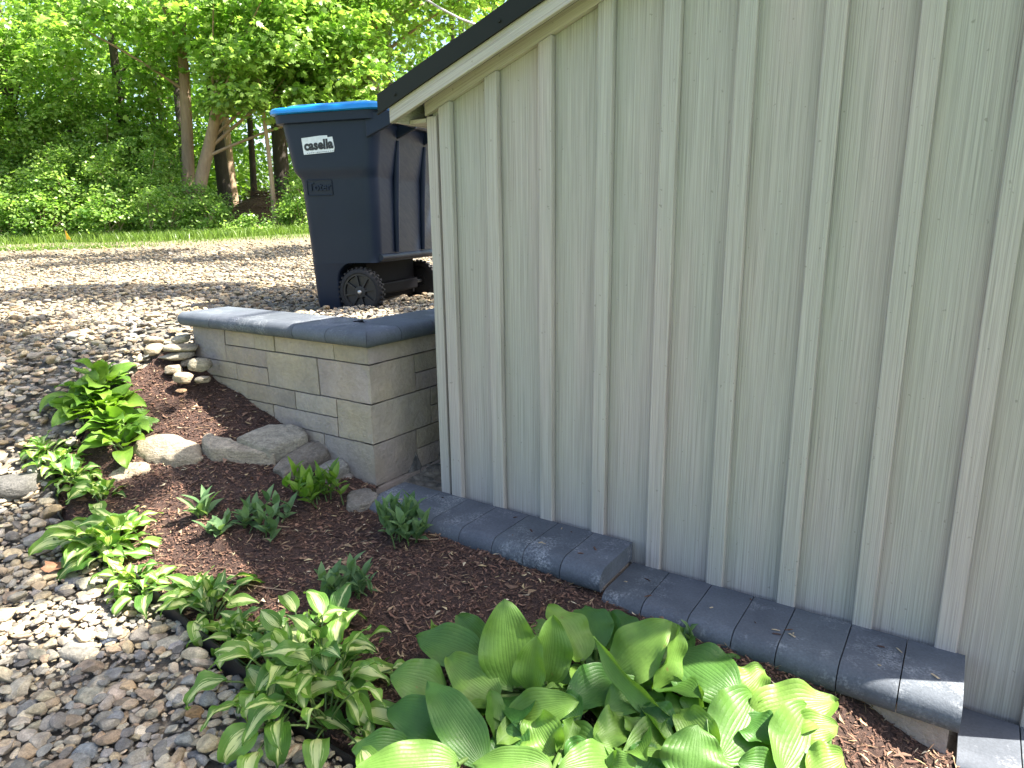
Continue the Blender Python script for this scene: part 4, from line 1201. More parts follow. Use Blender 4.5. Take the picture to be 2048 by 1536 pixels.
# --- the big green hosta in front: every large leaf the photograph shows, base -> tip
HC = at_y(1190, 1560, 1.50); HC[2] = gz(HC[0], HC[1])
o7 = lambda p: (700 + p[0] / 2.048, 1150 + p[1] / 2.048)
BIG = [  # base(x,y), Yb, tip(x,y), Yt, width px, hint, dict
    ((665, 458), 1.50, (632, 98), 1.56, 232, (0, -1, .35), dict(arch=.35, cup=.12, fold=.05, wave=.02, tip=.55, peak=.55, rnd=.55)),
    ((800, 440), 1.51, (832, 162), 1.55, 175, (.25, -1, .3), dict(arch=.2, fold=.45, cup=.1, rnd=.6)),
    ((745, 470), 1.46, (768, 248), 1.48, 140, (-.5, -1, .2), dict(arch=.2, fold=.5, rnd=.75)),
    ((950, 345), 1.60, (808, 128), 1.66, 175, (.5, -.6, .8), dict(arch=.5, cup=.2, rnd=.95, wave=.05)),
    ((1010, 300), 1.70, (962, 125), 1.76, 170, (0, -1, .5), dict(arch=.3, rnd=.2)),
    ((1085, 300), 1.72, (1048, 150), 1.76, 110, (-.4, -1, .4), dict(arch=.3, rnd=.15)),
    ((1080, 400), 1.52, (1318, 188), 1.54, 215, (-.45, -.75, .75), dict(arch=.55, cup=.1, fold=.08, rnd=.85, tip=.7)),
    ((1235, 462), 1.50, (1348, 205), 1.53, 150, (.75, -.7, .25), dict(arch=.4, fold=.35, rnd=.7, wave=.05)),
    ((1315, 585), 1.44, (1000, 250), 1.50, 95, (-.6, -.55, .15), dict(arch=.5, fold=.7, rnd=.8, wave=.05)),
    ((1330, 735), 1.38, (1160, 520), 1.42, 95, (.7, -.6, .2), dict(arch=.4, fold=.5, rnd=.5)),
    ((1345, 330), 1.56, (1605, 515), 1.50, 250, (.1, -.75, .9), dict(arch=.75, cup=.05, fold=-.08, rnd=.15, tip=.6, heart=.12)),
    ((1570, 520), 1.58, (1700, 385), 1.62, 150, (-.3, -.5, .9), dict(arch=.6, rnd=1.0, wave=.08)),
    ((1640, 590), 1.54, (1993, 518), 1.56, 190, (0, -.55, 1), dict(arch=.7, cup=.1, rnd=1.0, wave=.06)),
    ((1800, 640), 1.50, (2002, 620), 1.52, 120, (.3, -.5, .8), dict(arch=.6, rnd=.95)),
    ((1775, 800), 1.34, (1880, 545), 1.42, 270, (.15, -.8, .75), dict(arch=.55, cup=.1, fold=.08, rnd=.55, tip=.55, heart=.15, peak=.46)),
    ((1525, 735), 1.40, (1655, 488), 1.46, 285, (-.05, -.85, .6), dict(arch=.5, cup=.12, fold=.05, rnd=.3, tip=.55, heart=.15)),
    ((1400, 850), 1.26, (1425, 612), 1.30, 270, (0, -.9, .55), dict(arch=.55, cup=-.1, fold=-.05, rnd=.35, tip=.6, heart=.1)),
    ((1490, 730), 1.36, (1350, 548), 1.40, 150, (-.3, -.7, .8), dict(arch=.9, cup=.3, rnd=.75, wave=.07, curl=.2)),
    ((1430, 590), 1.45, (1418, 445), 1.49, 110, (-.6, -.8, .2), dict(arch=.2, fold=.6, rnd=.8)),
    ((1065, 420), 1.55, (880, 540), 1.47, 170, (.2, -.5, .9), dict(arch=.6, fold=.25, rnd=.1)),
    ((1190, 470), 1.50, (1040, 560), 1.44, 150, (.1, -.6, .8), dict(arch=.7, fold=.3, rnd=.3)),
    ((660, 590), 1.44, (938, 520), 1.38, 160, (.1, -.65, .8), dict(arch=.8, fold=.15, cup=.1, rnd=.75, wave=.04)),
    ((605, 500), 1.52, (395, 335), 1.56, 165, (-.2, -.6, .85), dict(arch=.7, rnd=.85, wave=.05)),
    ((560, 480), 1.57, (420, 395), 1.60, 150, (-.2, -.6, .85), dict(arch=.6, rnd=.5)),
    ((380, 480), 1.50, (162, 408), 1.50, 185, (-.1, -.6, .9), dict(arch=.75, cup=.05, rnd=.5, tip=.6, heart=.1)),
    ((535, 345), 1.66, (272, 255), 1.68, 165, (-.1, -.55, .9), dict(arch=.6, rnd=.25)),
    ((560, 300), 1.74, (440, 165), 1.76, 120, (-.3, -.8, .6), dict(arch=.5, rnd=.3)),
    ((545, 775), 1.34, (315, 432), 1.44, 185, (.45, -.85, .45), dict(arch=.4, fold=.12, cup=.05, rnd=.12, wave=.03)),
    ((600, 680), 1.40, (575, 470), 1.46, 120, (.5, -.8, .3), dict(arch=.3, fold=.4, rnd=.4)),
    ((425, 655), 1.42, (148, 545), 1.44, 185, (-.1, -.6, .9), dict(arch=.7, cup=.05, rnd=.1, tip=.65)),
    ((440, 775), 1.27, (20, 800), 1.24, 215, (-.05, -.75, .85), dict(arch=.85, cup=-.12, fold=-.05, rnd=.65, tip=.6, heart=.1)),
    ((240, 720), 1.36, (8, 720), 1.36, 140, (-.1, -.5, .9), dict(arch=.7, rnd=.2)),
    ((830, 800), 1.22, (500, 775), 1.24, 130, (0, -.6, .9), dict(arch=.7, rnd=.55)),
    ((1080, 775), 1.28, (850, 800), 1.22, 190, (-.05, -.75, .85), dict(arch=.9, cup=-.1, rnd=.5, tip=.55, heart=.15)),
    ((1060, 790), 1.26, (1175, 770), 1.24, 120, (.2, -.7, .8), dict(arch=.7, rnd=.5)),
    ((835, 735), 1.36, (752, 585), 1.38, 170, (-.2, -.75, .65), dict(arch=1.2, cup=.3, rnd=.7, wave=.12, curl=.3)),
    ((850, 720), 1.37, (915, 590), 1.40, 130, (.5, -.7, .5), dict(arch=.9, cup=.3, rnd=.6, wave=.12)),
    ((1140, 610), 1.42, (1000, 695), 1.34, 150, (-.1, -.5, .9), dict(arch=1.2, rnd=.85, wave=.1)),
    ((1210, 720), 1.40, (1120, 570), 1.44, 100, (.5, -.7, .4), dict(arch=.7, rnd=.6, wave=.08)),
    ((700, 630), 1.41, (600, 695), 1.35, 110, (-.1, -.5, .9), dict(arch=.9, rnd=.9)),
    ((1740, 800), 1.28, (1590, 770), 1.28, 150, (0, -.7, .8), dict(arch=.7, rnd=.2)),
    ((1880, 810), 1.34, (2025, 745), 1.37, 170, (.1, -.6, .9), dict(arch=.7, rnd=.95, wave=.06)),
    ((1620, 600), 1.38, (1740, 690), 1.33, 170, (.2, -.6, .8), dict(arch=.7, rnd=.1)),
    ((930, 600), 1.48, (820, 520), 1.52, 160, (0, -.6, .9), dict(arch=.6, rnd=.1)),
    ((1290, 640), 1.47, (1200, 540), 1.50, 160, (.1, -.6, .9), dict(arch=.6, rnd=.05)),
    ((700, 740), 1.42, (590, 640), 1.45, 170, (0, -.6, .9), dict(arch=.6, rnd=.05)),
    ((900, 780), 1.36, (1010, 700), 1.38, 150, (.2, -.6, .9), dict(arch=.6, rnd=.05)),
    ((1190, 800), 1.33, (1250, 690), 1.36, 150, (.2, -.6, .9), dict(arch=.6, rnd=.1)),
]


def big_hosta(lf, st):
    for b, yb, t, yt, wpx, hint, kw in BIG:
        B = at_y(*o7(b), yb); T = at_y(*o7(t), yt)
        for Q, cl in ((B, .06), (T, .075)):
            while Q[2] < gz(Q[0], Q[1]) + cl and Q[1] > .9:
                Q *= .99
        wd = wpx / 2.048 / 1391 * (yb + yt) / 2 * 1.02
        k = dict(kw); k['rnd'] = float(np.clip(k['rnd'] + rng.uniform(-.08, .08), 0, 1)); k['wave'] = k.get('wave', .03) + .035; k.setdefault('heart', .06); k.setdefault('side', rng.normal(0, .08))
        k.setdefault('tip', .62)
        leaf_between(lf, B, T, wd * 1.22, hint, nu=20, nv=14, ph=rng.uniform(0, 6), **k)
        c = HC + np.array([(B[0] - HC[0]) * .62, (B[1] - HC[1]) * .5 + .05, 0]); c[2] = gz(c[0], c[1]) - .01
        petiole(st, c, B, .008, .0055, .15)
    for q, (dx, dy) in enumerate([(0, .02), (.14, .03), (-.16, .03), (.26, .0), (-.05, .14), (.1, .12), (.05, -.12), (-.14, -.1), (.2, -.1)]):
        c = HC + np.array([dx, dy, 0]); c[2] = gz(c[0], c[1])
        rosette(lf, st, c, 6, (.15, .19), (.115, .145), (.05, .10), (5, 38), (.8, 1.3), .15, seed=3 + q, nu=14, nv=10)


plant('green_hosta', 'large lime green hosta with broad ribbed leaves in front, the biggest plant', 'hosta', HC, big_hosta, M['hosta'])

hosta_group = 'variegated hostas edging the bed'


def var_hosta(px, py, crowns, label, mat='hosta_var', name='variegated_hosta', group=hosta_group, **kw):
    C = ground_at(px, py)
    def fn(lf, st):
        for k, (dx, dy, n) in enumerate(crowns):
            c = C + dx * dv + dy * nv; c[2] = gz(c[0], c[1]) - .005
            rosette(lf, st, c, n, seed=int(px + 31 * k), **{'wave': .10, 'curl': .22, 'tip': 1.15 if mat == 'hosta_var' else .85, **kw})
    return plant(name, label, 'hosta', C, fn, M[mat], group)


var_hosta(625, 1395, [(.07, .03, 20), (-.05, -.02, 20), (.02, -.06, 15), (-.11, .05, 16), (0, .10, 15), (.12, -.04, 10)], 'large variegated hosta with cream centred drooping leaves beside the big green hosta', L=(.10, .15), Wd=(.052, .075), stalk=(.08, .21), elev=(18, 80), arch=(1.2, 2.5), twist=.7, curl=.25, nu=12, nv=8, wave=.11)
var_hosta(490, 1285, [(0, 0, 14), (.05, .02, 12), (-.05, .0, 10)], 'small sunlit yellow variegated hosta at the left of the large variegated one', L=(.07, .10), Wd=(.038, .055), stalk=(.03, .08), elev=(25, 80), arch=(1.0, 2.2), twist=.6)
var_hosta(415, 1225, [(0, 0, 14), (.06, -.01, 12), (-.05, .01, 10)], 'small variegated hosta with one tall curled leaf beside the black edging', L=(.08, .12), Wd=(.036, .055), stalk=(.04, .11), elev=(30, 85), arch=(1.0, 2.4), twist=.8)
var_hosta(285, 1180, [(0, 0, 14), (.05, .01, 12), (-.05, .01, 10)], 'small variegated hosta where the black edging begins to show', L=(.07, .11), Wd=(.036, .055), stalk=(.03, .08), elev=(15, 80), arch=(1.2, 2.4), twist=.7)
var_hosta(212, 1108, [(.05, 0, 16), (-.05, .01, 15), (.0, -.05, 12)], 'wide variegated hosta with long striped leaves between gravel and mulch', L=(.10, .15), Wd=(.055, .08), stalk=(.05, .10), elev=(22, 80), arch=(.9, 2.0), twist=.5, nu=12, nv=8)
var_hosta(152, 965, [(0, 0, 18), (.10, .01, 18), (.2, .02, 18), (-.09, .0, 15), (-.18, -.02, 14)], 'sunlit cream and green hosta clump by the gravel at far left of bed', L=(.065, .10), Wd=(.045, .06), stalk=(.03, .08), elev=(20, 80), arch=(1.0, 2.0), twist=.5)
var_hosta(745, 1500, [(0, 0, 9)], 'tiny yellow variegated hosta tucked between the two large hostas', L=(.05, .07), Wd=(.03, .04), stalk=(.02, .05), elev=(30, 85), arch=(1.0, 2.2), twist=.5)
var_hosta(215, 835, [(.0, 0, 22), (.10, .0, 22), (-.12, .02, 20), (.13, -.06, 20), (.06, .07, 16), (-.2, .05, 12)], 'bright lime green upright hosta clump beside the stone stack', 'hosta_lime', 'lime_hosta', None, L=(.10, .15), Wd=(.065, .09), stalk=(.04, .085), elev=(30, 80), arch=(.6, 1.7), twist=.4, nu=12, nv=8, wave=.06)


def sprout_plant(px, py, stems, label, L, Wd, height, spread, cat='seedling', name='leafy_seedling', mat='weed', pairs=4, group=None, seed=0):
    C = ground_at(px, py); rg = np.random.default_rng(seed)
    def fn(lf, st):
        for k in range(stems):
            b = C + np.array([rg.normal(0, spread), rg.normal(0, spread * .6), 0]); b[2] = gz(b[0], b[1])
            h = rg.uniform(*height); lean = rg.normal(0, .25, 2) * h
            t = np.linspace(0, 1, 6)[:, None]; pth = b + t * np.array([lean[0], lean[1], h]) + t ** 2 * np.array([lean[0], lean[1], 0]) * .5
            st.tube(pth, np.linspace(.0028, .0014, 6), 5)
            a0 = rg.uniform(0, 6)
            for q in range(pairs * 2):
                f = .25 + .75 * (q // 2 + .5) / pairs; p = pth[0] + (pth[-1] - pth[0]) * f
                a = a0 + (q % 2) * math.pi + (q // 2) * 1.6 + rg.normal(0, .3); el = .2 + .9 * f + rg.normal(0, .2)
                ln = rg.uniform(*L) * (.75 + .5 * f); d = np.array([math.cos(a) * math.cos(el), math.sin(a) * math.cos(el), math.sin(el)])
                leaf_between(lf, p, p + d * ln, rg.uniform(*Wd), (-d[0] * d[2], -d[1] * d[2] - .1, 1.2 - d[2]), arch=rg.uniform(.3, 1.0), fold=.25, rnd=rg.uniform(0, 1), nu=8, nv=4, tip=.8, wave=.03)
    return plant(name, label, cat, C, fn, M[mat], group)


sprout_plant(408, 1045, 3, 'pale seedling with two long upright leaves in the open mulch', (.075, .10), (.028, .034), (.04, .07), .01, pairs=2, seed=5)
sprout_plant(455, 1065, 4, 'low pale seedling between the two leaf one and the bushy one', (.05, .065), (.024, .03), (.03, .06), .025, pairs=2, seed=8)
sprout_plant(520, 1065, 11, 'bushy grey green seedling clump in the middle of the mulch', (.045, .065), (.022, .03), (.05, .11), .045, pairs=3, seed=6)
sprout_plant(642, 1010, 13, 'bright green leafy clump growing at the foot of the dark slab', (.05, .075), (.022, .032), (.07, .13), .035, mat='hosta_lime', name='leafy_clump', pairs=3, seed=7)
sprout_plant(802, 1085, 13, 'soft leaved green plant growing against the near ledge cap', (.045, .07), (.024, .034), (.07, .14), .03, name='leafy_plant', pairs=4, seed=9)
sprout_plant(690, 1205, 10, 'dull green leafy plant standing behind the large variegated hosta', (.045, .065), (.022, .03), (.05, .10), .035, name='leafy_plant', pairs=3, seed=10)
sprout_plant(1375, 1290, 3, 'small green sprig between the big hosta and the ledge', (.03, .04), (.016, .022), (.02, .05), .02, pairs=2, seed=12)
sprout_plant(880, 1290, 3, 'tiny yellow green sprig in mulch above the big hosta', (.03, .045), (.014, .02), (.02, .04), .012, pairs=2, mat='hosta_lime', seed=13)
sprout_plant(735, 1195, 3, 'tiny sprig with narrow leaves right of the dull leafy plant', (.03, .05), (.012, .018), (.03, .06), .02, pairs=2, seed=14)

# twigs and a dead leaf
for (a, b, label) in [((455, 1165), (580, 1190), 'thin bent grey twig on the dark mulch by the small hosta'), ((610, 785), (650, 800), 'short pale stick on mulch below the block wall'), ((545, 1053), (580, 1062), 'straight tan stick beside the bushy seedling'), ((820, 1085), (890, 1085), 'long dry stem lying by the plant at the ledge')]:
    p, q_ = ground_at(*a), ground_at(*b); t = np.linspace(0, 1, 7)[:, None]
    pts = p + (q_ - p) * t + np.array([0, 0, .016]) + nv * .012 * np.sin(t * 3.1)
    tag(MB().tube(pts, np.linspace(.0028, .0016, 7), 6).build('twig', M['bark']), label, 'twig', 'twigs on the mulch')
G = ground_at(118, 1148); rg = np.random.default_rng(4)
prof = [(0, .0), (.25, .05), (.55, .28), (.42, .36), (.62, .62), (.3, .6), (.2, .8), (0, 1.05), (-.18, .8), (-.35, .66), (-.6, .66), (-.4, .4), (-.5, .24), (-.2, .06)]
v = np.array([(x * .085, (y - .5) * .09, .030 + .012 * abs(x) + .006 * math.sin(5 * y + 3 * x)) for x, y in prof]); c_ = np.array([[0, 0, .027]])
n = len(v); vv = np.concatenate([v, c_, v - [0, 0, .0012], c_ - [0, 0, .0012]])
ff = [(q, (q + 1) % n, n) for q in range(n)] + [(n + 1 + (q + 1) % n, n + 1 + q, 2 * n + 1) for q in range(n)]
dl = MB().add(vv + G, ff).build('fallen_leaf', M['deadleaf'], smooth=False); tag(dl, 'dry brown oak leaf lying on the gravel by the hostas', 'fallen leaf')

# ================================================================== FOREST ACROSS THE DRIVE
MAPLE = np.array([(0, 0), (.26, .02), (.55, .28), (.30, .40), (.50, .74), (.18, .66), (0, 1.0), (-.18, .66), (-.50, .74), (-.30, .40), (-.55, .28), (-.26, .02), (0, .38)])
MF = np.array([(q, (q + 1) % 12, 12) for q in range(12)])
OVAL = np.array([(0, 0), (.28, .3), (.26, .65), (0, 1.0), (-.26, .65), (-.28, .3)]); OF = np.array([(0, 1, 5), (1, 2, 5), (2, 4, 5), (2, 3, 4)])


def clump_leaves(mb, centers, radii, per, size, shape, fl, rg, flat=.45, droop=.5, tilt=.55, bright=None):
    """leaf pads: per leaves round each centre"""
    centers = np.asarray(centers, float); n = len(centers) * per
    c = np.repeat(centers, per, 0); r = np.repeat(np.broadcast_to(radii, (len(centers),)), per)
    a = rg.uniform(0, 2 * np.pi, n); d = np.sqrt(rg.uniform(0, 1, n)); zz = rg.normal(0, .35, n) * flat
    P = c + np.stack([np.cos(a) * d * r, np.sin(a) * d * r, (zz - droop * d ** 2) * r], 1)
    az = rg.uniform(0, 2 * np.pi, n); s = rg.uniform(.6, 1.25, n) * size
    nrm = np.stack([np.cos(a) * d * .5, np.sin(a) * d * .5, np.ones(n)], 1) + rg.normal(0, tilt, (n, 3)); nrm /= np.linalg.norm(nrm, axis=1)[:, None]
    t = np.stack([np.cos(az), np.sin(az), -.45 * np.ones(n)], 1); t -= nrm * (t * nrm).sum(1)[:, None]; t /= np.linalg.norm(t, axis=1)[:, None]
    x = np.cross(t, nrm)
    sh = shape; k = len(sh)
    h = -.22 * np.abs(sh[:, 0]) - .12 * sh[:, 1] ** 2
    V = P[:, None] + s[:, None, None] * (sh[None, :, :1] * x[:, None] + sh[None, :, 1:] * t[:, None] + h[None, :, None] * nrm[:, None])
    F = (fl[None] + np.arange(n)[:, None, None] * k).reshape(-1, 3)
    b = rg.uniform(0, 1, len(centers)) if bright is None else bright
    col = np.clip(np.repeat(b, per) * .6 + rg.uniform(0, .4, n), 0, 1) ** 1.2
    C = np.repeat(np.stack([col, col, col], 1), k, 0)
    mb.add(V.reshape(-1, 3), F, C)


def tree(label, px, Yd, r, lean, crown, group=None, bark='bark', leafmat='maple', size=.12, per=100, h=8.5, seed=0, name='maple_tree', shape=(MAPLE, MF), limbs=9, path=None):
    """crown: list of (dx, dy, z, rx, ry, rz, nclumps) in metres from the trunk foot"""
    rg = np.random.default_rng(seed + 100)
    base = at_y(px, 460, Yd); base[2] = gz(base[0], base[1]) - .1
    root = empty(name, base, label, 'tree', group)
    t = np.linspace(0, 1, 14)[:, None]
    if path is None:
        off = np.concatenate([t * lean, 0 * t, t * h], 1) + np.concatenate([.12 * np.sin(t * 5 + seed), .08 * np.cos(t * 4 + seed), 0 * t], 1) * t
    else:
        pp = np.array(path, float); tt = np.linspace(0, 1, len(pp)); off = np.stack([np.interp(t[:, 0], tt, pp[:, q]) for q in range(3)], 1)
        for _ in range(2):
            off[1:-1] = .25 * off[:-2] + .5 * off[1:-1] + .25 * off[2:]
    rad = r * (1.15 - .8 * t[:, 0]) + r * .5 * np.exp(-t[:, 0] * 25)
    tk = MB().tube(off, rad, 12); lf = MB(); cs, rs = [], []
    for (dx, dy, z, rx, ry, rz, n) in crown:
        q = rg.normal(size=(n, 3)); q /= np.linalg.norm(q, axis=1)[:, None]; q *= rg.uniform(.35, 1, (n, 1)) ** .5
        cs.append(np.array([dx, dy, z]) + q * [rx, ry, rz]); rs.append(rg.uniform(.4, .85, n) * min(1.15, max(.6, rx / 1.6)))
    cs = np.concatenate(cs); rs = np.concatenate(rs)
    clump_leaves(lf, cs, rs, per, size, shape[0], shape[1], rg)
    for k in rg.choice(len(cs), min(limbs - 3, len(cs)), replace=False):     # limbs reaching into the crown
        c = cs[k]; z0 = max(2.4, c[2] - rg.uniform(.3, 1.4)); f = min(z0 / h, .95)
        a = np.array([np.interp(f, t[:, 0], off[:, q]) for q in range(3)]); m = (a + c) / 2 + [0, 0, .15]
        s = np.linspace(0, 1, 6)[:, None]; tk.tube((1 - s) ** 2 * a + 2 * s * (1 - s) * m + s ** 2 * c, np.linspace(max(.018, r * .28), .008, 6), 6)
    tk.build('trunk', M[bark], root); lf.build('crown', M[leafmat], root)
    return root


tg = 'trees at the edge of the wood'
tree('maple with a straight tan trunk just left of the leaning one', 378, 15.5, .125, .75, [(-.9, -.6, 3.9, 1.5, 1.2, .8, 24), (.0, .2, 5.6, 2.4, 1.8, 1.6, 20)], tg, seed=1)
tree('maple with a tan trunk leaning to the right, its leafy boughs hanging low', 388, 14.8, .13, .5, [(2.2, -.6, 3.1, 1.5, 1.1, .8, 32), (2.6, -.3, 4.6, 2.4, 1.5, 1.4, 36), (.3, -.5, 4.9, 1.5, 1.2, 1.0, 14), (3.6, -.4, 3.2, 1.3, 1.0, .9, 22)], tg, seed=2, path=[(0, 0, 0), (.08, 0, .7), (.28, 0, 1.23), (.47, 0, 1.7), (.66, 0, 2.19), (.84, 0, 2.8), (1.0, 0, 3.43), (1.2, 0, 4.2), (1.4, 0, 5), (1.7, 0, 6.5), (2.0, .1, 8)])
tree('dark trunked tree directly behind the leaning maple', 458, 17.5, .15, .0, [(.3, .3, 5.6, 2.2, 1.6, 1.4, 26)], tg, bark='bark_dark', seed=3)
tree('tree with a mottled dark trunk at the far left, fine pale leaves', 66, 15.4, .14, -.1, [(-.3, -.9, 3.3, 1.5, 1.0, .8, 26), (.9, -.8, 2.9, 1.3, .9, .55, 18), (-.6, -.4, 5.0, 1.9, 1.5, 1.1, 22), (.6, .3, 6.2, 2.0, 1.6, 1.3, 8)], tg, bark='bark_dark', size=.085, per=150, seed=4, shape=(OVAL, OF))
tree('dark trunked maple left of the middle, deep in shade', 172, 17.0, .13, .15, [(.2, .0, 4.3, 2.0, 1.5, 1.3, 20), (0, .4, 6.4, 2.2, 1.6, 1.2, 7), (-.4, -.5, 2.5, 1.4, 1.0, .7, 20)], tg, bark='bark_dark', seed=5)
tree('slim maple with a dark trunk half way between far left and tan trunks', 268, 16.4, .11, .1, [(.2, -.3, 4.0, 1.8, 1.2, 1.1, 19), (.2, .2, 6.2, 2.0, 1.5, 1.3, 7), (.2, -.5, 2.4, 1.2, .8, .7, 18)], tg, bark='bark_dark', seed=6)
tree('stout dark trunk beside the trash bin with ribbed bark', 572, 18.0, .19, .0, [(.4, .0, 5.2, 2.2, 1.6, 1.4, 30), (1.4, -.4, 3.4, 1.3, 1.0, .8, 14)], tg, bark='bark_dark', seed=7)
tree('thin pale tan sapling in front of the stout dark trunk', 551, 14.3, .045, .04, [(.35, -.1, 3.0, .9, .8, .7, 13), (.1, .1, 4.4, 1.0, .9, .8, 12)], tg, h=5.5, seed=8, limbs=5)
tree('slender trunk leaning right in the bright gap of the wood', 512, 18.5, .08, .5, [(.7, .2, 5.0, 1.6, 1.3, 1.0, 18)], tg, bark='bark_dark', seed=9, limbs=5)
tree('short grey tan trunk seen through the gap beside the dark trunk', 474, 20.0, .12, .05, [(.0, .3, 5.8, 2.2, 1.6, 1.4, 24)], tg, seed=10)
tree('maple rising behind the trash bin and shed roof', 760, 16.0, .16, .0, [(-.6, -.5, 4.4, 1.9, 1.3, 1.2, 36), (.8, -.2, 5.2, 2.0, 1.4, 1.0, 34), (-.8, -.3, 2.9, 1.4, 1.0, .7, 16), (0, .3, 6.9, 2.2, 1.6, 1.0, 22), (2.6, .3, 5.9, 1.6, 1.4, 1.0, 20)], tg, seed=11)
tree('tree at the left edge of the picture with pale boughs hanging in', -60, 14.6, .13, .3, [(.5, -.4, 4.4, 1.3, 1.0, 1.3, 24), (.3, -.3, 2.6, 1.0, .9, .8, 16)], tg, bark='bark_dark', size=.10, per=110, seed=12)

# undergrowth along the grass strip: each bush on its own
bg_ = 'bushes along the far edge of the drive'
for k, (px, Yd, wdt, hgt, sz, label) in enumerate([
    (15, 13.9, 1.0, 1.35, .075, 'tall bush with bright leaves at the far left edge'), (92, 13.6, .8, 1.0, .07, 'dark green bush to the left of the yellow marker flag'),
    (160, 14.2, .95, 1.9, .07, 'tall green bush standing right of the yellow marker flag'), (222, 13.6, .75, .95, .08, 'low broad leaved bush with a bright top, third from the flag'),
    (285, 14.3, .95, 2.1, .065, 'tall fine leaved bush left of the straight tan trunk'), (330, 13.6, .7, 1.0, .06, 'low bush in front of the two tan trunks'),
    (385, 14.2, .8, 1.1, .055, 'pale fine leaved bush hiding the foot of the leaning maple'), (412, 13.6, .6, .85, .065, 'spreading dark green bush right of the tan trunks'),
    (495, 13.4, .5, .38, .06, 'low yellowish scrub below the heap of dead leaves'), (604, 13.8, .45, .75, .06, 'dark bush beside the edge of the trash bin'),
    (120, 15.0, 1.1, 2.7, .075, 'high leafy bush behind the yellow marker flag'), (215, 15.2, 1.1, 2.8, .075, 'high shaded bush between the dark trunks'),
    (20, 15.2, 1.2, 2.9, .075, 'high bush rising behind the far left one'), (640, 14.5, .9, 1.3, .07, 'bush hidden mostly by the trash bin'), (330, 15.9, .9, 2.6, .06, 'thin leafy bush behind the straight tan trunk')]):
    rg = np.random.default_rng(300 + k); base = at_y(px, 460, Yd); base[2] = gz(base[0], base[1]) - .03
    root = empty('bush', base, label, 'bush', bg_); n = int(32 * wdt * hgt + 14)
    q = rg.normal(size=(n, 3)); q /= np.linalg.norm(q, axis=1)[:, None]; q *= rg.uniform(.2, 1, (n, 1)) ** .5
    cs = np.array([0, 0, hgt * .5]) + q * [wdt * .95, wdt * .7, hgt * .52]; cs[:, 2] = np.maximum(cs[:, 2], .06)
    lf = MB(); clump_leaves(lf, cs, rg.uniform(.14, .34, n), 85, sz, OVAL, OF, rg, flat=.8, droop=.3, tilt=.6)
    lf.build('foliage', M['shrubleaf'], root)
    st = MB()
    for j in range(9):
        c = cs[rg.integers(n)]; a = np.array([rg.normal(0, .12), rg.normal(0, .1), 0]); s = np.linspace(0, 1, 5)[:, None]
        st.tube(a + (c - a) * s + [0, 0, .1] * np.sin(s * 3), np.linspace(.014, .005, 5), 5)
    st.build('stems', M['bark'], root)

# the wood behind, one mass
rg = np.random.default_rng(77); mb = MB(); n = 1250
cx = np.stack([rg.uniform(-28, 14, n), rg.uniform(20, 34, n), np.zeros(n)], 1); cx[:, 2] = ground_z(cx[:, 0], cx[:, 1]) + rg.uniform(0, 1, n) ** .8 * 9.5 + .3
px_, _, _ = project(cx); gapm = (np.abs(px_ - 530) < 42) & (cx[:, 2] < 2.6) & (cx[:, 1] < 27)
cx = cx[~gapm]
low = np.stack([rg.uniform(-24, 5, 420), rg.uniform(21, 31, 420), np.zeros(420)], 1); low[:, 2] = ground_z(low[:, 0], low[:, 1]) + rg.uniform(.1, 3.2, 420)
px_, _, _ = project(low); low = low[~((np.abs(px_ - 530) < 42) & (low[:, 1] < 27))]
cx = np.concatenate([cx, low])
clump_leaves(mb, cx, rg.uniform(.7, 1.3, len(cx)), 75, .22, OVAL, OF, rg, flat=.7, tilt=.7)
tag(mb.build('deep_wood', M['deepleaf']), kind='stuff', label='dense green wood filling the view behind the first trees', cat='woodland')
mb = MB()
for k in range(34):
    x, y = rg.uniform(-24, 4), rg.uniform(20, 30); z = gz(x, y); h = rg.uniform(7, 10); ln = rg.normal(0, .5)
    t = np.linspace(0, 1, 6)[:, None]; mb.tube(np.array([x, y, z - .1]) + t * [ln, 0, h], np.linspace(rg.uniform(.08, .18), .04, 6), 8)
tag(mb.build('deep_wood_trunks', M['bark_dark']), kind='stuff', label='dark trunks of the dense wood seen between the first trees', cat='woodland')

# heap of dead leaves and sticks in the gap
rg = np.random.default_rng(12); hp = at_y(528, 440, 16.6); hp[2] = gz(hp[0], hp[1])
u, v_ = np.meshgrid(np.linspace(0, 1, 22), np.linspace(0, 2 * np.pi, 40, endpoint=False), indexing='ij')
V = np.stack([u * np.cos(v_) * 1.15, u * np.sin(v_) * .8, .74 * np.cos(u * 1.5) + .05 * fbm(np.stack([u.ravel() * 9 * np.cos(v_.ravel()), u.ravel() * 9 * np.sin(v_.ravel()), u.ravel() * 0], 1), 3).reshape(u.shape) - .05], -1).reshape(-1, 3)
i = np.arange(21)[:, None] * 40; j = np.arange(40)[None]; j2 = (j + 1) % 40
hm = MB().add(V + hp, np.stack([i + j, i + 40 + j, i + 40 + j2, i + j2], -1).reshape(-1, 4))
M['litter'] = m_simple('leaf_litter', (.13, .075, .042), .95, 26.0, .9, .8, .03)
for k in range(140):
    a, r = rg.uniform(0, 6.28), rg.uniform(0, .95); p = hp + [r * math.cos(a), r * math.sin(a) * .8, .74 * math.cos(r * 1.5) + rg.uniform(0, .06)]
    d = rg.normal(size=3) * [1, 1, .3]; d /= np.linalg.norm(d); l_ = rg.uniform(.1, .4); hm.tube(np.array([p - d * l_, p, p + d * l_]), .006, 4)
tag(hm.build('brush_heap', M['litter']), 'heap of dead leaves and sticks in the gap under the trees', 'brush heap')

# grass strip along the far edge and tufts in the drive
rg = np.random.default_rng(21); mb = MB()


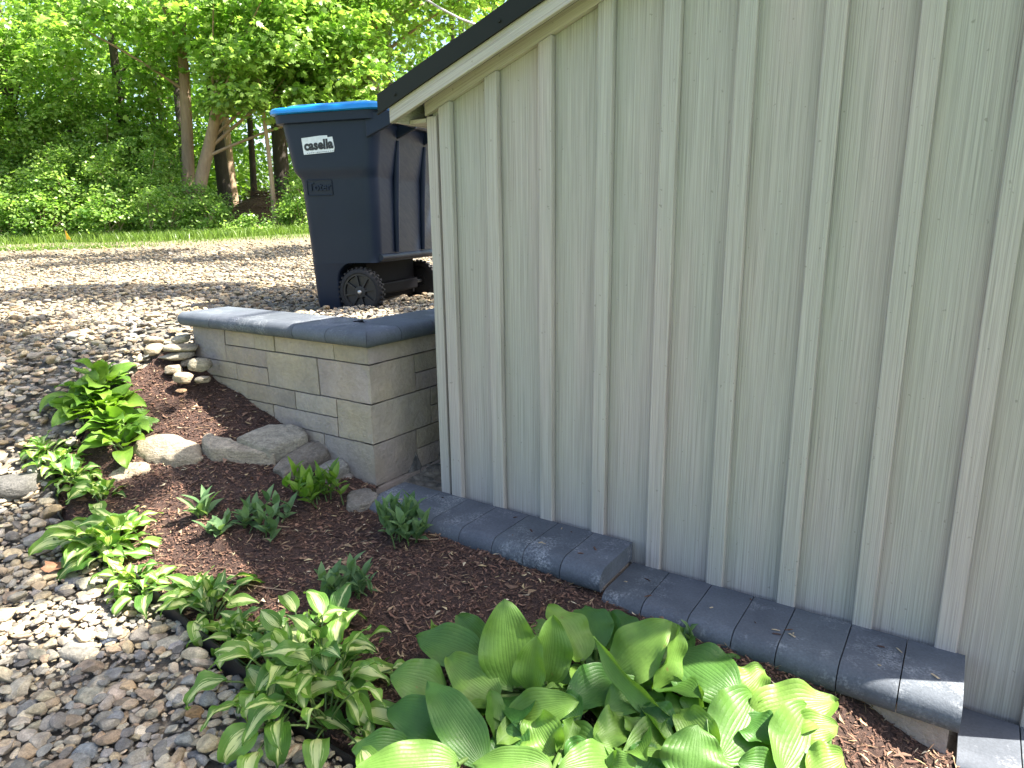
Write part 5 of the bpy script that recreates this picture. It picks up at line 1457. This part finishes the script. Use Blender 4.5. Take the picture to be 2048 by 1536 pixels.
def blades(x, y, hmin, hmax, wd):
    n = len(x); z = ground_z(x, y) - .02; h = rg.uniform(hmin, hmax, n); a = rg.uniform(0, 2 * np.pi, n); ln = rg.normal(0, .35, (n, 2)) * h[:, None]
    b = np.stack([x, y, z], 1); s = np.stack([np.cos(a), np.sin(a), a * 0], 1) * wd
    m_ = b + np.stack([ln[:, 0] * .35, ln[:, 1] * .35, h * .6], 1); t = b + np.stack([ln[:, 0], ln[:, 1], h], 1)
    V = np.stack([b - s, b + s, m_ + s * .7, m_ - s * .7, t], 1).reshape(-1, 3)
    F = np.array([(0, 1, 2), (0, 2, 3), (3, 2, 4)])[None] + np.arange(n)[:, None, None] * 5
    c = np.repeat(rg.uniform(0, 1, n), 5); mb.add(V, F.reshape(-1, 3), np.stack([c, c, c], 1))


n = 16000; x = rg.uniform(-13, -1.5, n); y = 13.1 + rg.normal(0, .24, n) + .04 * (x + 6) + .25 * np.sin(x * 1.3); blades(x, y, .05, .20, .006)
n = 3500; x = rg.uniform(-13, -1.5, n); y = 12.2 + rg.normal(0, .35, n) + .05 * (x + 6); blades(x, y, .02, .07, .006)
G = ground_at(70, 497); n = 2500; blades(G[0] + rg.normal(0, 1.0, n), G[1] + rg.normal(0, .12, n), .02, .06, .006)
n = 2500; x = rg.uniform(-12, -2, n); y = rg.uniform(13.2, 14.6, n); blades(x, y, .08, .3, .007)
tag(mb.build('grass', M['grass']), kind='stuff', label='strip of rough green grass along the far side of the drive', cat='grass')

# yellow marker flag
G = at_y(131, 470, 12.7); G[2] = gz(G[0], G[1])
fl = empty('marker_flag', G, 'small yellow pennant marker flag in the grass strip', 'marker flag')
MB().tube(np.array([(0, 0, -.05), (.005, 0, .24)]), .0025, 6).build('wire', M['steel'], fl)
v = [(0, -.001, .22), (0.0, -.001, .05), (.10, -.02, .045), (0, .001, .22), (0, .001, .05), (.10, -.018, .045)]
MB().add(v, [(0, 1, 2), (5, 4, 3)]).add(v, [(0, 3, 4, 1), (1, 4, 5, 2), (2, 5, 3, 0)]).build('pennant', M['flag'], fl, False)

# overhead cable
a, b = at_y(835, -12, 7.0), at_y(1000, 62, 7.6); t = np.linspace(-.6, 2.2, 14)[:, None]
tag(MB().tube(a + (b - a) * t - np.array([0, 0, .05]) * np.sin(np.clip(t, 0, 1) * 3.14), .011, 8).build('overhead_cable', M['cable']), 'grey cable crossing the treetops above the shed roof', 'cable')

# ================================================================== MAPLE BEHIND THE SHED: its high boughs shade the drive, the bin and the gravel
rg = np.random.default_rng(55)
TB = W(.2, -5.2, 0); TB[2] = gz(TB[0], TB[1]) - .1
root = empty('maple_tree', TB, 'tall maple behind the shed whose boughs dapple the drive', 'tree')
cs, rs, dens = [], [], []


def shade(px, py, r, h, n=1.0, up=0.0):
    h = h * 1.4
    G = ground_at(px, py); G[2] += up; cs.append(G + SUN * (h / SUN[2])); rs.append(r); dens.append(n)


for px, py, r, h in [(40, 590, .55, 6.5), (160, 585, .5, 6.7), (270, 588, .45, 6.2), (370, 580, .45, 6.6), (480, 590, .42, 6.1), (560, 600, .38, 5.9), (600, 585, .4, 6.5),
                     (25, 690, .28, 6.2), (20, 760, .30, 6.6), (50, 810, .18, 6.4), (30, 850, .2, 6.0), (30, 650, .25, 6.4),
                     (420, 518, .55, 7.5), (520, 512, .5, 7.2), (260, 520, .5, 7.4), (130, 528, .45, 7.8), (300, 505, .5, 8.0), (560, 498, .5, 7.6), (180, 512, .4, 7.6), (30, 515, .5, 7.9),
                     (40, 1050, .15, 6.0), (60, 1120, .13, 6.3), (30, 1180, .12, 6.1),
                     (60, 1360, .16, 6.6), (150, 1400, .14, 6.2), (110, 1480, .18, 6.5), (230, 1500, .17, 6.1), (330, 1520, .15, 6.4), (420, 1500, .16, 6.2), (450, 1430, .13, 6.6), (30, 1520, .2, 6.4), (560, 1500, .16, 6.3), (400, 1240, .11, 6.0), (200, 1340, .1, 6.3), (320, 1290, .08, 6.2), (450, 1330, .12, 6.1), (380, 1330, .08, 6.4),
                     (250, 1010, .12, 6.4)]:
    shade(px, py, r, h)
for px, py, r in [(860, 1400, .10), (960, 1500, .12), (760, 1500, .10), (1290, 1470, .07), (1150, 1420, .06)]:
    shade(px, py, r, 6.2, up=.2)
for p, r in (((-.95, 4.25, .45), .40), ((-.75, 4.4, .15), .36), ((-.65, 4.5, .6), .34), ((-1.0, 4.1, -.2), .34), ((-.6, 4.2, -.3), .3), ((-1.0, 4.3, .0), .3)):
    cs.append(np.array(p) + SUN * (6.0 / SUN[2]) * rng.uniform(.95, 1.15)); rs.append(r)
cs = np.array(cs); rs = np.array(rs)
ns = np.maximum(14, (rs ** 2 * 3.14 / .0062 * 2.1).astype(int))
lf = MB()
for c, r, n in zip(cs, rs, ns):
    clump_leaves(lf, [c - TB], r, int(n), .125, MAPLE, MF, rg, flat=.5, droop=.2, tilt=.35)
tk = MB(); H = 8.5; t = np.linspace(0, 1, 12)[:, None]
trk = np.concatenate([t * -.6 + .1 * np.sin(t * 5), t * -.3, t * H], 1); tk.tube(trk, .24 * (1.1 - .85 * t[:, 0]) + .1 * np.exp(-t[:, 0] * 25), 14)
# a few main boughs, each carrying twigs to the leaf pads nearest it
az = np.arctan2(cs[:, 1] - TB[1], cs[:, 0] - TB[0]); order = np.argsort(az); groups = np.array_split(order, 9)
for g in groups:
    m_ = (cs[g] - TB).mean(0); f = rg.uniform(.45, .8); a = np.array([np.interp(f, t[:, 0], trk[:, q]) for q in range(3)]); e = m_ - [0, 0, .5]
    s = np.linspace(0, 1, 9)[:, None]; mid = (a + e) / 2 + [0, 0, .5]; P = (1 - s) ** 2 * a + 2 * s * (1 - s) * mid + s ** 2 * e
    tk.tube(P, np.linspace(.07, .02, 9), 8)
    for k in g:
        c = cs[k] - TB - [0, 0, .05]; st_ = P[int(np.argmin(np.linalg.norm(P - c, axis=1)))]
        s2 = np.linspace(0, 1, 5)[:, None]; tk.tube(st_ + (c - st_) * s2 + [0, 0, .1] * np.sin(s2 * 3.1), np.linspace(.016, .006, 5), 5)
tk.build('trunk', M['bark_dark'], root); lf.build('crown', M['maple'], root)
